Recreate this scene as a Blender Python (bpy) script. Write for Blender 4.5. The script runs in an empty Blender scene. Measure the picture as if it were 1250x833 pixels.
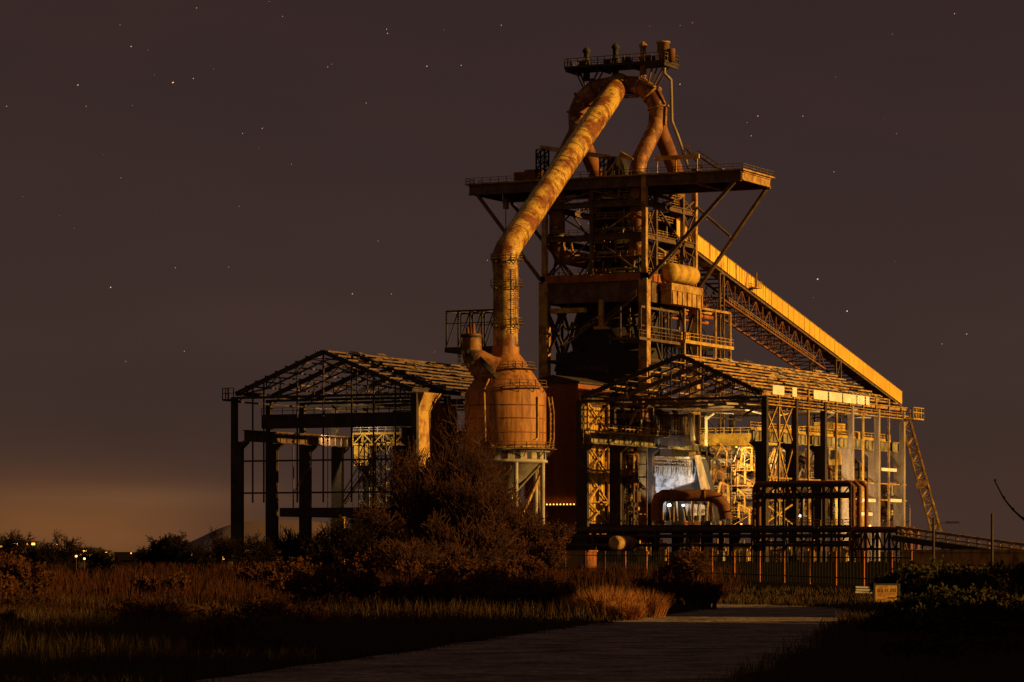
import bpy, math, random
import numpy as np
from mathutils import Vector, noise as mnoise
random.seed(7); rng = np.random.default_rng(7)
R = math.radians
scene = bpy.context.scene
COL = scene.collection
FOC, CX, HY, EYE = 4000.0, 625.0, 673.0, 2.2     # lens in photo pixels, principal column, horizon row, eye height

def P(px, py, d):
    return Vector(((px-CX)/FOC*d, d, EYE+(HY-py)/FOC*d))
def gp(px, py, z=0.0):
    d = FOC*(EYE-z)/(py-HY); return Vector(((px-CX)/FOC*d, d, z))
T = R(26)
A = Vector((-math.cos(T), math.sin(T), 0)); B = Vector((math.sin(T), math.cos(T), 0)); UP = Vector((0,0,1))

class Frame:
    """site grid: u runs along the gables (left/back), v along the length (right/back)"""
    def __init__(s, x, y): s.o = Vector((x,y,0))
    def pt(s, u, v, z): return s.o + A*u + B*v + UP*z
    def at(s, px, py, v=None, u=None):
        """point seen at px,py on the plane v=const (or u=const)"""
        if u is None: o, dr = s.o+B*v, A
        else: o, dr = s.o+A*u, B
        k = ((px-CX)*o.y - FOC*o.x)/(FOC*dr.x-(px-CX)*dr.y)
        p = o+dr*k; p.z = EYE+(HY-py)/FOC*p.y
        return p

# ---------------------------------------------------------------- mesh builder
OFF = {}
class MB:
    def __init__(s): s.v=[]; s.f=[]; s.sm=[]
    def add(s, vs, fs, sm=False):
        n=len(s.v); s.v.extend([tuple(v) for v in vs])
        for f in fs: s.f.append(tuple(i+n for i in f)); s.sm.append(sm)
        return s
    def hexa(s, p):
        return s.add(p, [(3,2,1,0),(4,5,6,7),(0,1,5,4),(1,2,6,5),(2,3,7,6),(3,0,4,7)])
    def boxf(s, F, u0,u1,v0,v1,z0,z1):
        return s.hexa([F.pt(u0,v0,z0),F.pt(u1,v0,z0),F.pt(u1,v1,z0),F.pt(u0,v1,z0),
                F.pt(u0,v0,z1),F.pt(u1,v0,z1),F.pt(u1,v1,z1),F.pt(u0,v1,z1)])
    def box(s, c, sx, sy, sz):
        x,y,z=c; sx/=2; sy/=2; sz/=2
        return s.hexa([(x-sx,y-sy,z-sz),(x+sx,y-sy,z-sz),(x+sx,y+sy,z-sz),(x-sx,y+sy,z-sz),
                (x-sx,y-sy,z+sz),(x+sx,y-sy,z+sz),(x+sx,y+sy,z+sz),(x-sx,y+sy,z+sz)])
    def beam(s, p, q, w, h=None):
        """square bar; w across (grid), h upright"""
        h = h or w; p=Vector(p); q=Vector(q); d=(q-p)
        if d.length<1e-6: return s
        d.normalize()
        if abs(d.z)>.95: e1=A.copy()
        else: e1=d.cross(UP).normalized()
        e2=e1.cross(d).normalized(); e1=d.cross(e2).normalized()
        e1=e1*(w/2); e2=e2*(h/2)
        return s.hexa([p-e1-e2,p+e1-e2,p+e1+e2,p-e1+e2,q-e1-e2,q+e1-e2,q+e1+e2,q-e1+e2])
    def hbeam(s, p, q, w, h, fl=.12):
        """I section: web and two flanges"""
        p=Vector(p); q=Vector(q)
        o=UP*(h/2-fl/2)
        s.beam(p,q,w*.25,h-2*fl); s.beam(p+o,q+o,w,fl); s.beam(p-o,q-o,w,fl); return s
    def tube(s, path, r, n=14, cap=True):
        path=[Vector(p) for p in path]; m=len(path)
        rs=r if isinstance(r,(list,tuple)) else [r]*m
        ref=None; rings=[]
        for i,p in enumerate(path):
            if i==0: d=path[1]-p
            elif i==m-1: d=p-path[i-1]
            else: d=(path[i+1]-p).normalized()+(p-path[i-1]).normalized()
            d.normalize()
            if ref is None:
                ref = d.cross(UP) if abs(d.z)<.9 else d.cross(Vector((1,0,0)))
            e1=(ref-d*ref.dot(d)).normalized(); ref=e1; e2=d.cross(e1)
            k=1.0
            if 0<i<m-1:
                c=(p-path[i-1]).normalized().dot((path[i+1]-p).normalized()); k=1/math.sqrt(max(.3,(1+c)/2))
            rings.append([p+(e1*math.cos(2*math.pi*j/n)+e2*math.sin(2*math.pi*j/n))*rs[i]*(1+(k-1)*.5) for j in range(n)])
        vs=[v for rr in rings for v in rr]; fs=[]
        for i in range(m-1):
            for j in range(n): fs.append((i*n+j,i*n+(j+1)%n,(i+1)*n+(j+1)%n,(i+1)*n+j))
        s.add(vs,fs,True)
        if cap:
            s.add(rings[0],[tuple(range(n-1,-1,-1))]); s.add(rings[-1],[tuple(range(n))])
        return s
    def lathe(s, cx, cy, prof, n=32):
        """prof: list of (radius, z)"""
        vs=[(cx+r*math.cos(2*math.pi*j/n), cy+r*math.sin(2*math.pi*j/n), z) for r,z in prof for j in range(n)]
        fs=[(i*n+j,i*n+(j+1)%n,(i+1)*n+(j+1)%n,(i+1)*n+j) for i in range(len(prof)-1) for j in range(n)]
        return s.add(vs,fs,True)
    def plate(s, p, q, z0, z1, t=.08):
        """upright plate from p to q"""
        p=Vector(p); q=Vector(q); d=(q-p); d.z=0; d.normalize(); n=d.cross(UP)*t/2
        a=[p-n,q-n,q+n,p+n]
        return s.hexa([(x.x,x.y,x.z+z0) for x in a]+[(x.x,x.y,x.z+z1) for x in a])
    def sheet(s, a,b,c,d,t=.1):
        a,b,c,d=[Vector(x) for x in (a,b,c,d)]
        n=(b-a).cross(d-a).normalized()*t
        return s.hexa([a,b,c,d,a+n,b+n,c+n,d+n])
    def rail(s, path, h=1.15, sp=2.2, t=.1):
        path=[Vector(p) for p in path]
        for p,q in zip(path[:-1],path[1:]):
            L=(q-p).length; n=max(1,round(L/sp))
            for i in range(n+1):
                x=p.lerp(q,i/n); s.beam(x,x+UP*h,t)
            for k in (1,.55): s.beam(p+UP*h*k,q+UP*h*k,t*.8)
        return s
    def lattice(s, p, q, side, n, t, tb=None, x=False):
        """plane truss: chords p-q and p+side..q+side with posts and diagonals"""
        p=Vector(p);q=Vector(q);side=Vector(side); tb=tb or t*.6
        s.beam(p,q,t); s.beam(p+side,q+side,t)
        for i in range(n+1):
            a=p.lerp(q,i/n); s.beam(a,a+side,tb)
            if i<n:
                b=p.lerp(q,(i+1)/n)
                if x or i%2==0: s.beam(a,b+side,tb)
                if x or i%2==1: s.beam(a+side,b,tb)
        return s
    def mast(s, p, q, e1, e2, n, t, tb=None):
        """four-legged lattice mast with section e1 x e2"""
        p=Vector(p);q=Vector(q);e1=Vector(e1);e2=Vector(e2)
        s.lattice(p,q,e1,n,t,tb); s.lattice(p+e2,q+e2,e1,n,t,tb)
        s.lattice(p,q,e2,n,t,tb); s.lattice(p+e1,q+e1,e2,n,t,tb); return s
    def stair(s, p, q, w, wd):
        """p bottom, q top, wd horizontal direction of width"""
        p=Vector(p);q=Vector(q);wd=Vector(wd)*w
        s.beam(p,q,.12,.3); s.beam(p+wd,q+wd,.12,.3)
        n=int(abs(q.z-p.z)/.35)+1
        for i in range(1,n):
            a=p.lerp(q,i/n); s.beam(a,a+wd,.26,.06)
        for o in (Vector((0,0,0)),wd):
            s.beam(p+o+UP*1.1,q+o+UP*1.1,.1)
            for i in range(5):
                a=p.lerp(q,i/4)+o; s.beam(a,a+UP*1.1,.08)
        return s
    def build(s, name, mat, parent=None):
        off=OFF.get(parent.name,Vector((0,0,0))) if parent else Vector((0,0,0))
        me=bpy.data.meshes.new(name)
        me.from_pydata([(x-off.x,y-off.y,z-off.z) for x,y,z in s.v],[],s.f)
        me.polygons.foreach_set('use_smooth',s.sm); me.materials.append(mat); me.update()
        o=bpy.data.objects.new(name,me); COL.objects.link(o)
        if parent: o.parent=parent
        OFF[o.name]=off
        return o
    def top(s, name, mat, label, cat, group=None, kind=None):
        """a one-mesh thing, origin at the middle of its base"""
        v=np.array(s.v); c=Vector(((v[:,0].min()+v[:,0].max())/2,(v[:,1].min()+v[:,1].max())/2,v[:,2].min()))
        me=bpy.data.meshes.new(name)
        me.from_pydata([tuple(x) for x in (v-np.array(c))],[],s.f)
        me.polygons.foreach_set('use_smooth',s.sm); me.materials.append(mat); me.update()
        o=bpy.data.objects.new(name,me); COL.objects.link(o); o.location=c
        OFF[o.name]=c; tag(o,label,cat,group,kind); return o

def tag(o,label=None,cat=None,group=None,kind=None):
    if label: o['label']=label
    if cat: o['category']=cat
    if group: o['group']=group
    if kind: o['kind']=kind
def thing(name,loc,label,cat,group=None):
    o=bpy.data.objects.new(name,None); COL.objects.link(o); o.location=loc; o.empty_display_size=.5
    OFF[o.name]=Vector(loc); tag(o,label,cat,group); return o
def copy_tree(o,parent=None):
    c=o.copy(); COL.objects.link(c); c.parent=parent; OFF[c.name]=OFF.get(o.name,Vector((0,0,0)))
    for ch in list(o.children): copy_tree(ch,c)
    return c

# ---------------------------------------------------------------- materials
def mat(name, c1, c2=None, scale=.5, lo=.4, hi=.6, rough=.8, metal=0.0, detail=8, streak=None, bump=.0, c3=None, spec=.3, fine=.25):
    m=bpy.data.materials.new(name); m.use_nodes=True; nt=m.node_tree; N=nt.nodes; Lk=nt.links
    b=N['Principled BSDF']; b.inputs['Roughness'].default_value=rough; b.inputs['Metallic'].default_value=metal
    b.inputs['Specular IOR Level'].default_value=spec
    tc=N.new('ShaderNodeTexCoord'); mp=N.new('ShaderNodeMapping'); Lk.new(tc.outputs['Object'],mp.inputs[0])
    if streak: mp.inputs['Scale'].default_value=streak
    def mix(fac,a,bb):
        x=N.new('ShaderNodeMix'); x.data_type='RGBA'
        Lk.new(fac,x.inputs['Factor'])
        for sk,val in (('A',a),('B',bb)):
            i=[k for k in x.inputs if k.name==sk and k.type=='RGBA'][0]
            if isinstance(val,tuple): i.default_value=(*val,1)
            else: Lk.new(val,i)
        return [k for k in x.outputs if k.type=='RGBA'][0]
    def ns(sc,l,h,det=detail,vec=mp.outputs[0]):
        n=N.new('ShaderNodeTexNoise'); n.inputs['Scale'].default_value=sc; n.inputs['Detail'].default_value=det; n.inputs['Roughness'].default_value=.65
        Lk.new(vec,n.inputs['Vector'])
        r=N.new('ShaderNodeMapRange'); r.inputs['From Min'].default_value=l; r.inputs['From Max'].default_value=h
        Lk.new(n.outputs['Fac'],r.inputs['Value']); return r.outputs[0]
    c2=c2 or tuple(x*.6 for x in c1)
    col=mix(ns(scale,lo,hi),c1,c2)
    if c3: col=mix(ns(scale*2.3,.56,.66),col,c3)
    if fine:
        dk=mix(ns(scale*7+2,.35,.75,5,tc.outputs['Object']),(1,1,1),(1-2.2*fine,)*3)
        mu=N.new('ShaderNodeMix'); mu.data_type='RGBA'; mu.blend_type='MULTIPLY'; mu.inputs['Factor'].default_value=1
        i=[k for k in mu.inputs if k.type=='RGBA']; Lk.new(col,i[0]); Lk.new(dk,i[1])
        col=[k for k in mu.outputs if k.type=='RGBA'][0]
    Lk.new(col,b.inputs['Base Color'])
    if bump:
        bp=N.new('ShaderNodeBump'); bp.inputs['Strength'].default_value=bump; bp.inputs['Distance'].default_value=.1
        n=N.new('ShaderNodeTexNoise'); n.inputs['Scale'].default_value=scale*6; n.inputs['Detail'].default_value=6
        Lk.new(tc.outputs['Object'],n.inputs['Vector']); Lk.new(n.outputs['Fac'],bp.inputs['Height']); Lk.new(bp.outputs[0],b.inputs['Normal'])
    return m
def emit(name,c,st):
    m=bpy.data.materials.new(name); m.use_nodes=True; b=m.node_tree.nodes['Principled BSDF']
    b.inputs['Base Color'].default_value=(*c,1); b.inputs['Emission Color'].default_value=(*c,1); b.inputs['Emission Strength'].default_value=st
    return m
M=dict(
 dark=mat('dark steel',(.06,.042,.03),(.03,.022,.017),.4),
 steel=mat('weathered steel',(.16,.10,.06),(.085,.045,.025),.5,rough=.75),
 ochre=mat('ochre painted steel',(.50,.31,.085),(.21,.09,.03),.45,.42,.62),
 rust=mat('rusty steel',(.26,.095,.03),(.12,.045,.018),.4),
 rustbright=mat('orange rust',(.42,.14,.035),(.2,.06,.02),.25,.4,.62),
 pipe=mat('flaking ochre gas main',(.68,.43,.08),(.24,.075,.018),.24,.43,.56,rough=.5,c3=(.08,.03,.012),bump=.25,fine=.42,detail=15),
 uptake=mat('rust stained gas uptake',(.36,.16,.04),(.15,.05,.018),.3,.42,.55,rough=.6,c3=(.58,.36,.08),bump=.1,fine=.34),
 yellow=mat('yellow gallery cladding',(.66,.41,.05),(.56,.32,.035),.12,.4,.62,rough=.6,fine=.1),
 streaky=mat('yellow cladding with rust runs',(.70,.45,.06),(.22,.09,.02),.55,.52,.58,rough=.6,streak=(1.2,1.2,.12),fine=.1),
 yellowsteel=mat('dirty yellow steel',(.58,.37,.06),(.33,.18,.035),.5,.42,.62),
 pale=mat('pale concrete',(.42,.34,.25),(.20,.14,.09),.6,.36,.66,rough=.9,bump=.2,streak=(1.5,1.5,.3),fine=.36),
 plate=mat('pale sheet',(.80,.76,.68),(.62,.56,.46),.3,rough=.6,fine=.08),
 girder=mat('dirty cream girder plate',(.36,.32,.19),(.12,.09,.05),.35,.38,.6,streak=(1,1,.5)),
 vessel=mat('rust brown vessel shell',(.46,.20,.045),(.19,.065,.018),1.1,.38,.62,rough=.7,streak=(1,1,.12),c3=(.42,.22,.06)),
 cream=mat('cream painted steel',(.46,.42,.36),(.3,.25,.19),.3,rough=.7),
 clad=mat('red brown cladding',(.30,.10,.03),(.2,.065,.022),.12,streak=(3,3,.1)),
 roofsheet=mat('loose roof sheet',(.72,.58,.34),(.10,.06,.03),.35,.45,.55),
 roofdark=mat('darker roof sheet',(.30,.20,.10),(.07,.045,.025),.35,.45,.55),  # roof sheet in a darker colour for the left house
 white=mat('whitewashed hood plate',(.58,.59,.62),(.13,.11,.10),.55,.45,.62,rough=.7,fine=.3),
 shell=mat('sooty furnace shell',(.035,.026,.02),(.02,.015,.012),.3),
 black=mat('black plastic',(.012,.011,.010),rough=.7),
 sign=mat('faded yellow board',(.44,.24,.04),(.30,.14,.03),6,.4,.6,fine=.2),
 ink=mat('dark lettering',(.03,.015,.008)),
 road=mat('worn road surface',(.46,.35,.27),(.11,.085,.065),.6,.36,.64,rough=.95,bump=.8,fine=.42,c3=(.52,.40,.31),spec=.05,detail=12),
 ground=mat('rough soil',(.022,.017,.011),(.012,.010,.007),.3,bump=.2,spec=0,rough=1),
 hill=mat('distant hill',(.17,.11,.10),(.165,.105,.095),.002,fine=0),
 grass=mat('dark verge grass',(.068,.046,.022),(.055,.033,.016),.4,rough=.95,fine=.1,spec=.02),
 weed=mat('dry red brown weeds',(.062,.021,.008),(.024,.013,.007),.12,.38,.62,rough=.95,fine=.1,spec=.02),
 tuss=mat('straw coloured dry grass',(.40,.17,.042),(.24,.09,.022),.8,rough=.85,fine=.1),
 twig=mat('red brown twigs',(.085,.031,.014),(.045,.018,.010),.3,rough=.9,fine=.1),
 twigdark=mat('dark bare twigs',(.02,.012,.008),rough=.95,fine=.1,spec=.02),
 leaf=mat('dull brown leaves',(.075,.028,.011),(.04,.018,.008),.6,rough=.95,fine=.1,spec=.02),
 bramble=mat('dark bramble leaves',(.03,.03,.014),(.04,.028,.014),.7,rough=.95,fine=.1,spec=.02),
 lampw=emit('cold white lamp glass',(.8,.9,1),12),
 lampb=emit('bluish lamp glass',(.25,.65,1),6),
 lampo=emit('orange lamp glass',(1,.38,.06),3),
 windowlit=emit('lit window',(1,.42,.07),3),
)
# ================================================================ setting: ground, road, hill, added shading bank
def struct(mb,name,m):
    o=mb.build(name,m); o['kind']='structure'; return o
g=MB()
xs=[-7000,-600,-200]+list(range(-80,81,8))+[200,600,7000]; ys=[-300,0]+list(range(20,340,8))+[500,900,2500,9000]
vs=[(x,y,0.0) for y in ys for x in xs]; W_=len(xs)
g.add(vs,[(j*W_+i,j*W_+i+1,(j+1)*W_+i+1,(j+1)*W_+i) for j in range(len(ys)-1) for i in range(W_-1)])
struct(g,'ground',M['ground'])
# road: up from the lower right of the picture, bending left behind the verge
cl=[(-6.6,18),(-3.9,36),(-.75,55),(2.4,74),(5.0,91),(7.6,107),(9.3,118),(9.6,126),(7.6,133),(3.2,138),(-4,142),(-16,146),(-40,152)]
wd=[9.4,9.3,9.1,8.6,8.0,7.2,6.6,6.4,6.4,6.2,6,6,6]
def smooth(pts,n=14):
    out=[]
    for i in range(len(pts)-1):
        p0=pts[max(0,i-1)];p1=pts[i];p2=pts[i+1];p3=pts[min(len(pts)-1,i+2)]
        for k in range(n):
            t=k/n
            out.append(tuple(.5*((2*b)+(c-a)*t+(2*a-5*b+4*c-d)*t*t+(3*b-a-3*c+d)*t**3) for a,b,c,d in zip(p0,p1,p2,p3)))
    out.append(pts[-1]); return out
rc=smooth([(x,y,w) for (x,y),w in zip(cl,wd)])
LE=[];RE=[]
for i,(x,y,w) in enumerate(rc):
    a=rc[max(0,i-1)];b=rc[min(len(rc)-1,i+1)]
    d=Vector((b[0]-a[0],b[1]-a[1],0)).normalized(); n=Vector((-d.y,d.x,0))
    LE.append(Vector((x,y,.004))+n*(w/2+.35*mnoise.noise((x*.8,y*.8,0))+.25*mnoise.noise((x*2,y*2,4)))); RE.append(Vector((x,y,.004))-n*(w/2+.35*mnoise.noise((x*.8,y*.8,9))+.3*mnoise.noise((x*2,y*2,7))))
r_=MB(); r_.add(LE+RE,[(len(LE)+i,len(LE)+i+1,i+1,i) for i in range(len(LE)-1)]); struct(r_,'road',M['road'])
roadpts=[(x,y,w/2) for x,y,w in rc]
RP=np.array(roadpts)
def on_road(X,Y,m=.1):
    d=np.sqrt((X[:,None]-RP[None,:,0])**2+(Y[:,None]-RP[None,:,1])**2)-RP[None,:,2]
    return d.min(1)<m
# distant hill at left, 6 km away
h=MB(); n=40; prof=[]
for i in range(n+1):
    px=175+i*9; py=673-(39+.3*mnoise.noise((px*.05,0,3)))/(1+math.exp(-(px-250)/20))*(1/(1+math.exp((px-440)/22)))
    prof.append((px,py))
f_=[P(a,b,5600) for a,b in prof]; bk=[Vector((p.x*1.12,6600,0)) for p in f_]; ft=[Vector((p.x*.94,5000,-1)) for p in f_]
m_=n+1
h.add(ft+f_+bk,[(i,i+1,m_+i+1,m_+i) for i in range(n)]+[(m_+i,m_+i+1,2*m_+i+1,2*m_+i) for i in range(n)],True)
struct(h,'hill',M['hill'])
# unseen bank added at right to keep the low sodium light off the road
e=MB(); nu,nv=30,40; vs=[]
def ss(q): q=min(1,max(0,q)); return q*q*(3-2*q)
for j in range(nv+1):
    y=-70+j*5.9
    for i in range(nu+1):
        t=i/nu*2-1; x=54+t*25+max(0,-y)*.0
        endf=(1.0+.22*ss((72-y)/16))*ss((92-y)/8)+1.0*ss((y-97.5)/7)*ss((121-y)/10)
        z=(9.0-2.5*ss((80-y)/10)*0)*max(0,1-abs(t)**1.6)*endf*(1+.25*mnoise.noise((x*.09,y*.09,1))+.12*mnoise.noise((x*.3,y*.3,2)))+.5*mnoise.noise((x*.3,y*.3,5))*(1-abs(t))
        vs.append((x,y,z-.05))
k=nu+1; e.add(vs,[(j*k+i,j*k+i+1,(j+1)*k+i+1,(j+1)*k+i) for j in range(nv) for i in range(nu)],True)
struct(e,'shade_bank',M['ground'])
# stars: fixed points of light high above everything
s_=MB()
known=[(160,57,.9),(95,104,1),(211,101,1.5),(236,96,.8),(135,351,1),(214,327,.6),(473,41,.8),(521,81,.9),(563,80,.7),(430,359,.8),(830,103,.9),(925,142,.9),(917,166,.7),
 (998,341,1.4),(1034,380,1.3),(1180,408,.9),(240,10,.7),(472,36,.7),(320,157,.7),(296,163,.6),(400,82,.6),(612,31,.7),(1165,17,.8),(980,142,.7),(447,126,.6),(345,20,.6),(8,130,.7),(105,130,.5),(1018,210,.6),(595,318,.6),(478,359,.6),(1150,420,.6),(225,429,.6)]
for i in range(48): known.append((random.uniform(0,1250),random.uniform(0,520),random.uniform(.25,.5)))
D=7500
for px,py,sz in known:
    c=P(px,py,D); r=sz*1.15; s=[c+Vector(v) for v in ((r*1.2,0,r*.5),(-r*1.2,0,-r*.5),(0,r,0),(0,-r,0),(0,0,r),(0,0,-r))]
    s_.add(s,[(0,2,4),(2,1,4),(1,3,4),(3,0,4),(2,0,5),(1,2,5),(3,1,5),(0,3,5)])
st=s_.build('stars',emit('starlight',(1,.70,.48),.6)); tag(st,'faint orange and white stars scattered over the brown night sky','stars',kind='stuff')

# ================================================================ blast furnace
TW=Frame(28.8,712)                       # near right corner of the furnace tower
CU,CV=12.7,14.0
C=TW.pt(CU,CV,0)
bf=thing('blast_furnace',C,'tall rusty blast furnace tower with wide upper deck and four crossing gas pipes on top','furnace')
def zat(py,d): return EYE+(HY-py)/FOC*d
# shell
sh=MB(); sh.lathe(C.x,C.y,[(9.5,0),(9.5,30),(10,38),(10.2,46),(9.2,54),(7.2,62),(5.6,70),(4.4,79),(3.0,86),(1.8,90),(0.1,90)],36); sh.build('shell',M['shell'],bf)
for z,rr in ((44,10.6),(52,9.9),(60,8.1),(68,6.4),(75,5.3)):
    t=MB(); t.lathe(C.x,C.y,[(rr-1,z-.2),(rr+.15,z-.2),(rr+.15,z+.2),(rr-1,z+.2)],36); t.build('cooling_ring',M['dark'],bf)
t=MB(); pts=[C+Vector((12*math.cos(i*math.pi/14),12*math.sin(i*math.pi/14),42)) for i in range(29)]; t.tube(pts,1.3,12,False); t.build('bustle_pipe',M['dark'],bf)
# tower columns
Hd=84.0
for u,v in ((0,0),(24,0),(0,28),(24,28),(0,6),(0,21),(12.6,0)):
    main=(u in(0,24)) and v in(0,28)
    t=MB(); z0=0 if main else (62 if u else 62)
    if main:
        t.boxf(TW,u-1.0,u+1.0,v-1.0,v+1.0,0,61.5); t.boxf(TW,u-.55,u+.55,v-.55,v+.55,61.5,Hd)
    else: t.boxf(TW,u-.4,u+.4,v-.4,v+.4,z0,Hd-3)
    t.build('column',M['ochre' if main else 'steel'],bf)
# storeys: ring beams and bracing on each face
levels=[62.0,70.8,78.0]
def ring(z,w,hh,name,m,inset=0):
    for (u0,v0,u1,v1) in ((0,0,24,0),(0,0,0,28),(24,0,24,28),(0,28,24,28)):
        t=MB(); t.hbeam(TW.pt(u0,v0,z),TW.pt(u1,v1,z),w,hh,.2); t.build(name,m,bf)
for z in levels[1:]: ring(z,.9,1.25,'storey_beam',M['steel'])
for (u0,v0,u1,v1) in ((0,0,24,0),(0,0,0,28),(24,0,24,28),(0,28,24,28)):
    t=MB(); t.beam(TW.pt(u0,v0,61.9),TW.pt(u1,v1,61.9),1.6,1.7)
    n=10
    for i in range(n+1):
        p=TW.pt(u0+(u1-u0)*i/n,v0+(v1-v0)*i/n,61.9); t.box(p,1.75,1.75,1.5)
    t.build('main_girder',M['rustbright'],bf)
    t=MB(); t.plate(TW.pt(u0,v0,0),TW.pt(u1,v1,0),56.6,61.0,.5)
    for i in range(1,9):
        p=TW.pt(u0+(u1-u0)*i/9,v0+(v1-v0)*i/9,58.8); t.box(p,.7,.7,4.3)
    t.build('panel_girder',M['steel'],bf)
zs=levels+[Hd-3]
for face in ((0,0,12,0),(12,0,24,0),(0,0,0,6),(0,21,0,28),(0,6,0,21),(24,0,24,14),(24,14,24,28),(0,28,12,28),(12,28,24,28)):
    u0,v0,u1,v1=face
    for k in range(3):
        t=MB(); a,b=(zs[k],zs[k+1]) if (k+int(u0/12))%2==0 else (zs[k+1],zs[k])
        t.beam(TW.pt(u0,v0,a),TW.pt(u1,v1,b),.32)
        if face in ((0,0,0,6),(0,21,0,28),(24,0,24,14)): t.beam(TW.pt(u0,v0,b),TW.pt(u1,v1,a),.26)
        t.build('brace',M['steel'],bf)
# grated floors of the storeys with their hand rails
for z,m in ((62.9,'dark'),(71.6,'dark'),(78.8,'dark')):
    t=MB()
    for (a,b,c,d) in ((.6,15,.6,3.0),(.6,16,25.5,27.4),(.6,3.2,3,25.5)): t.boxf(TW,a,b,c,d,z,z+.14)
    fl=t.build('floor',M[m],bf)
    t=MB(); t.rail([TW.pt(.7,.7,z),TW.pt(23,.7,z),TW.pt(23,27,z),TW.pt(.7,27,z),TW.pt(.7,.7,z)],t=.11); t.build('handrail',M['ochre'],fl)
# legs' bracing under the main girder
for (u0,v0,u1,v1) in ((24,0,24,9),(24,9,24,18),(0,0,0,9),(0,19,0,28),(18,0,24,0)):
    t=MB(); a0,b0=TW.pt(u0,v0,44),TW.pt(u1,v1,56)
    t.beam(TW.pt(u0,v0,44),TW.pt(u1,v1,56.4),.5); t.beam(TW.pt(u0,v0,56.4),TW.pt(u1,v1,44),.5); t.beam(TW.pt(u1,v1,30),TW.pt(u1,v1,56.4),.5); t.beam(TW.pt(u0,v0,44),TW.pt(u1,v1,44),.5)
    t.build('leg_bracing',M['dark'],bf)
# wide upper deck
U0,U1,V1=-22.6,42.6,17.0
for v in (0,V1):
    t=MB(); t.hbeam(TW.pt(U0,v,Hd-1.4),TW.pt(U1,v,Hd-1.4),.9,2.2,.22)
    n=22
    for i in range(1,n):
        p=TW.pt(U0+(U1-U0)*i/n,v,Hd-1.4); t.box(p,.5,.5,1.7)
    t.build('deck_girder',M['steel'],bf)
for u in (U0,-11,0,12,24,33,U1):
    t=MB(); t.hbeam(TW.pt(u,.5,Hd-1.3),TW.pt(u,V1-.5,Hd-1.3),.7,1.9,.2); t.build('deck_cross_beam',M['ochre' if u==U0 else 'steel'],bf)
t=MB(); t.boxf(TW,U0-.8,U1+.8,-.8,V1+.8,Hd-.2,Hd+.12); dk=t.build('upper_deck',M['ochre'],bf)
t=MB(); t.rail([TW.pt(U0-.6,-.6,Hd),TW.pt(U1+.6,-.6,Hd),TW.pt(U1+.6,V1+.6,Hd),TW.pt(U0-.6,V1+.6,Hd),TW.pt(U0-.6,-.6,Hd)],1.25,2,.12); t.build('handrail',M['steel'],dk)
for p,q,w in ((TW.pt(-21,0,Hd-2.6),TW.pt(-.9,0,61.5),.75),(TW.pt(-21.5,V1,Hd-2.6),TW.pt(-.7,27.5,60.5),.75),(TW.pt(40.5,0,Hd-2.6),TW.pt(25,0,62),.75),(TW.pt(40.5,V1,Hd-2.6),TW.pt(25,V1,64),.75),
     (TW.pt(-.6,28,Hd-4.5),TW.pt(-11,22.5,72.0),.5)):
    t=MB(); t.beam(p,q,w*.9); t.build('deck_brace',M['steel'],bf)
# gas uptakes: four legs, merging in pairs, joined by the crown pipe
up=[]
zM=zat(150,726); zT=zat(104,729)
ru=1.75
for u in (3.0,22.4):
    for v in (3.0,25.0):
        p0=TW.pt(CU+(u-CU)*.5,CV+(v-CV)*.5,66.5); p1=TW.pt(u+(CU-u)*.06,v+(CV-v)*.06,67.5); 
        t=MB(); t.tube([p0,p1,TW.pt(u,v,69.5),TW.pt(u,v,85.5),TW.pt(u,v+(CV-v)*.12,88.0),TW.pt(u,CV+(v-CV)*.12,zM-1.5),TW.pt(u,CV,zM+1.5)],ru,20)
        o=t.build('gas_uptake',M['uptake' if v==3.0 else 'rust'],bf)
        for z in (72,78,84.6):
            f=MB(); f.lathe(TW.pt(u,v,0).x,TW.pt(u,v,0).y,[(ru,z),(ru+.22,z),(ru+.22,z+.3),(ru,z+.3)],24); f.build('flange',M['dark'],o)
rc_=2.05
def ustep(u,z): return TW.pt(u,CV,z)
for sgn,u0 in ((-1,3.0),(1,22.4)):
    pth=[ustep(u0,zM-.5),ustep(u0-sgn*.0+sgn*.2,zM+3.2),ustep(u0-sgn*1.2,zM+6.2),ustep(u0-sgn*4.2,zT-.3),ustep(CU,zT+.2)]
    t=MB(); t.tube(pth,rc_,20); o=t.build('crown_pipe',M['uptake'],bf)
    for k in (1,2,3):
        p=pth[k]; d=(pth[k+1]-pth[k-1]).normalized()
        f=MB(); f.tube([p-d*.16,p+d*.16],rc_+.42,20); f.build('flange',M['ochre' if sgn<0 else 'rust'],o)
t=MB(); 
for k in range(5): t.tube([ustep(CU-4+k*1.1,zT-2.2),ustep(CU-4+k*1.1,zT-2.7)],.5,8)
t.sheet(ustep(CU-4.8,zT-2.6)-B*1.3,ustep(CU+1.2,zT-2.6)-B*1.3,ustep(CU+1.2,zT-2.6)+B*1.3,ustep(CU-4.8,zT-2.6)+B*1.3,.15)
t.build('drip_plate',M['cream'],bf)
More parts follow.
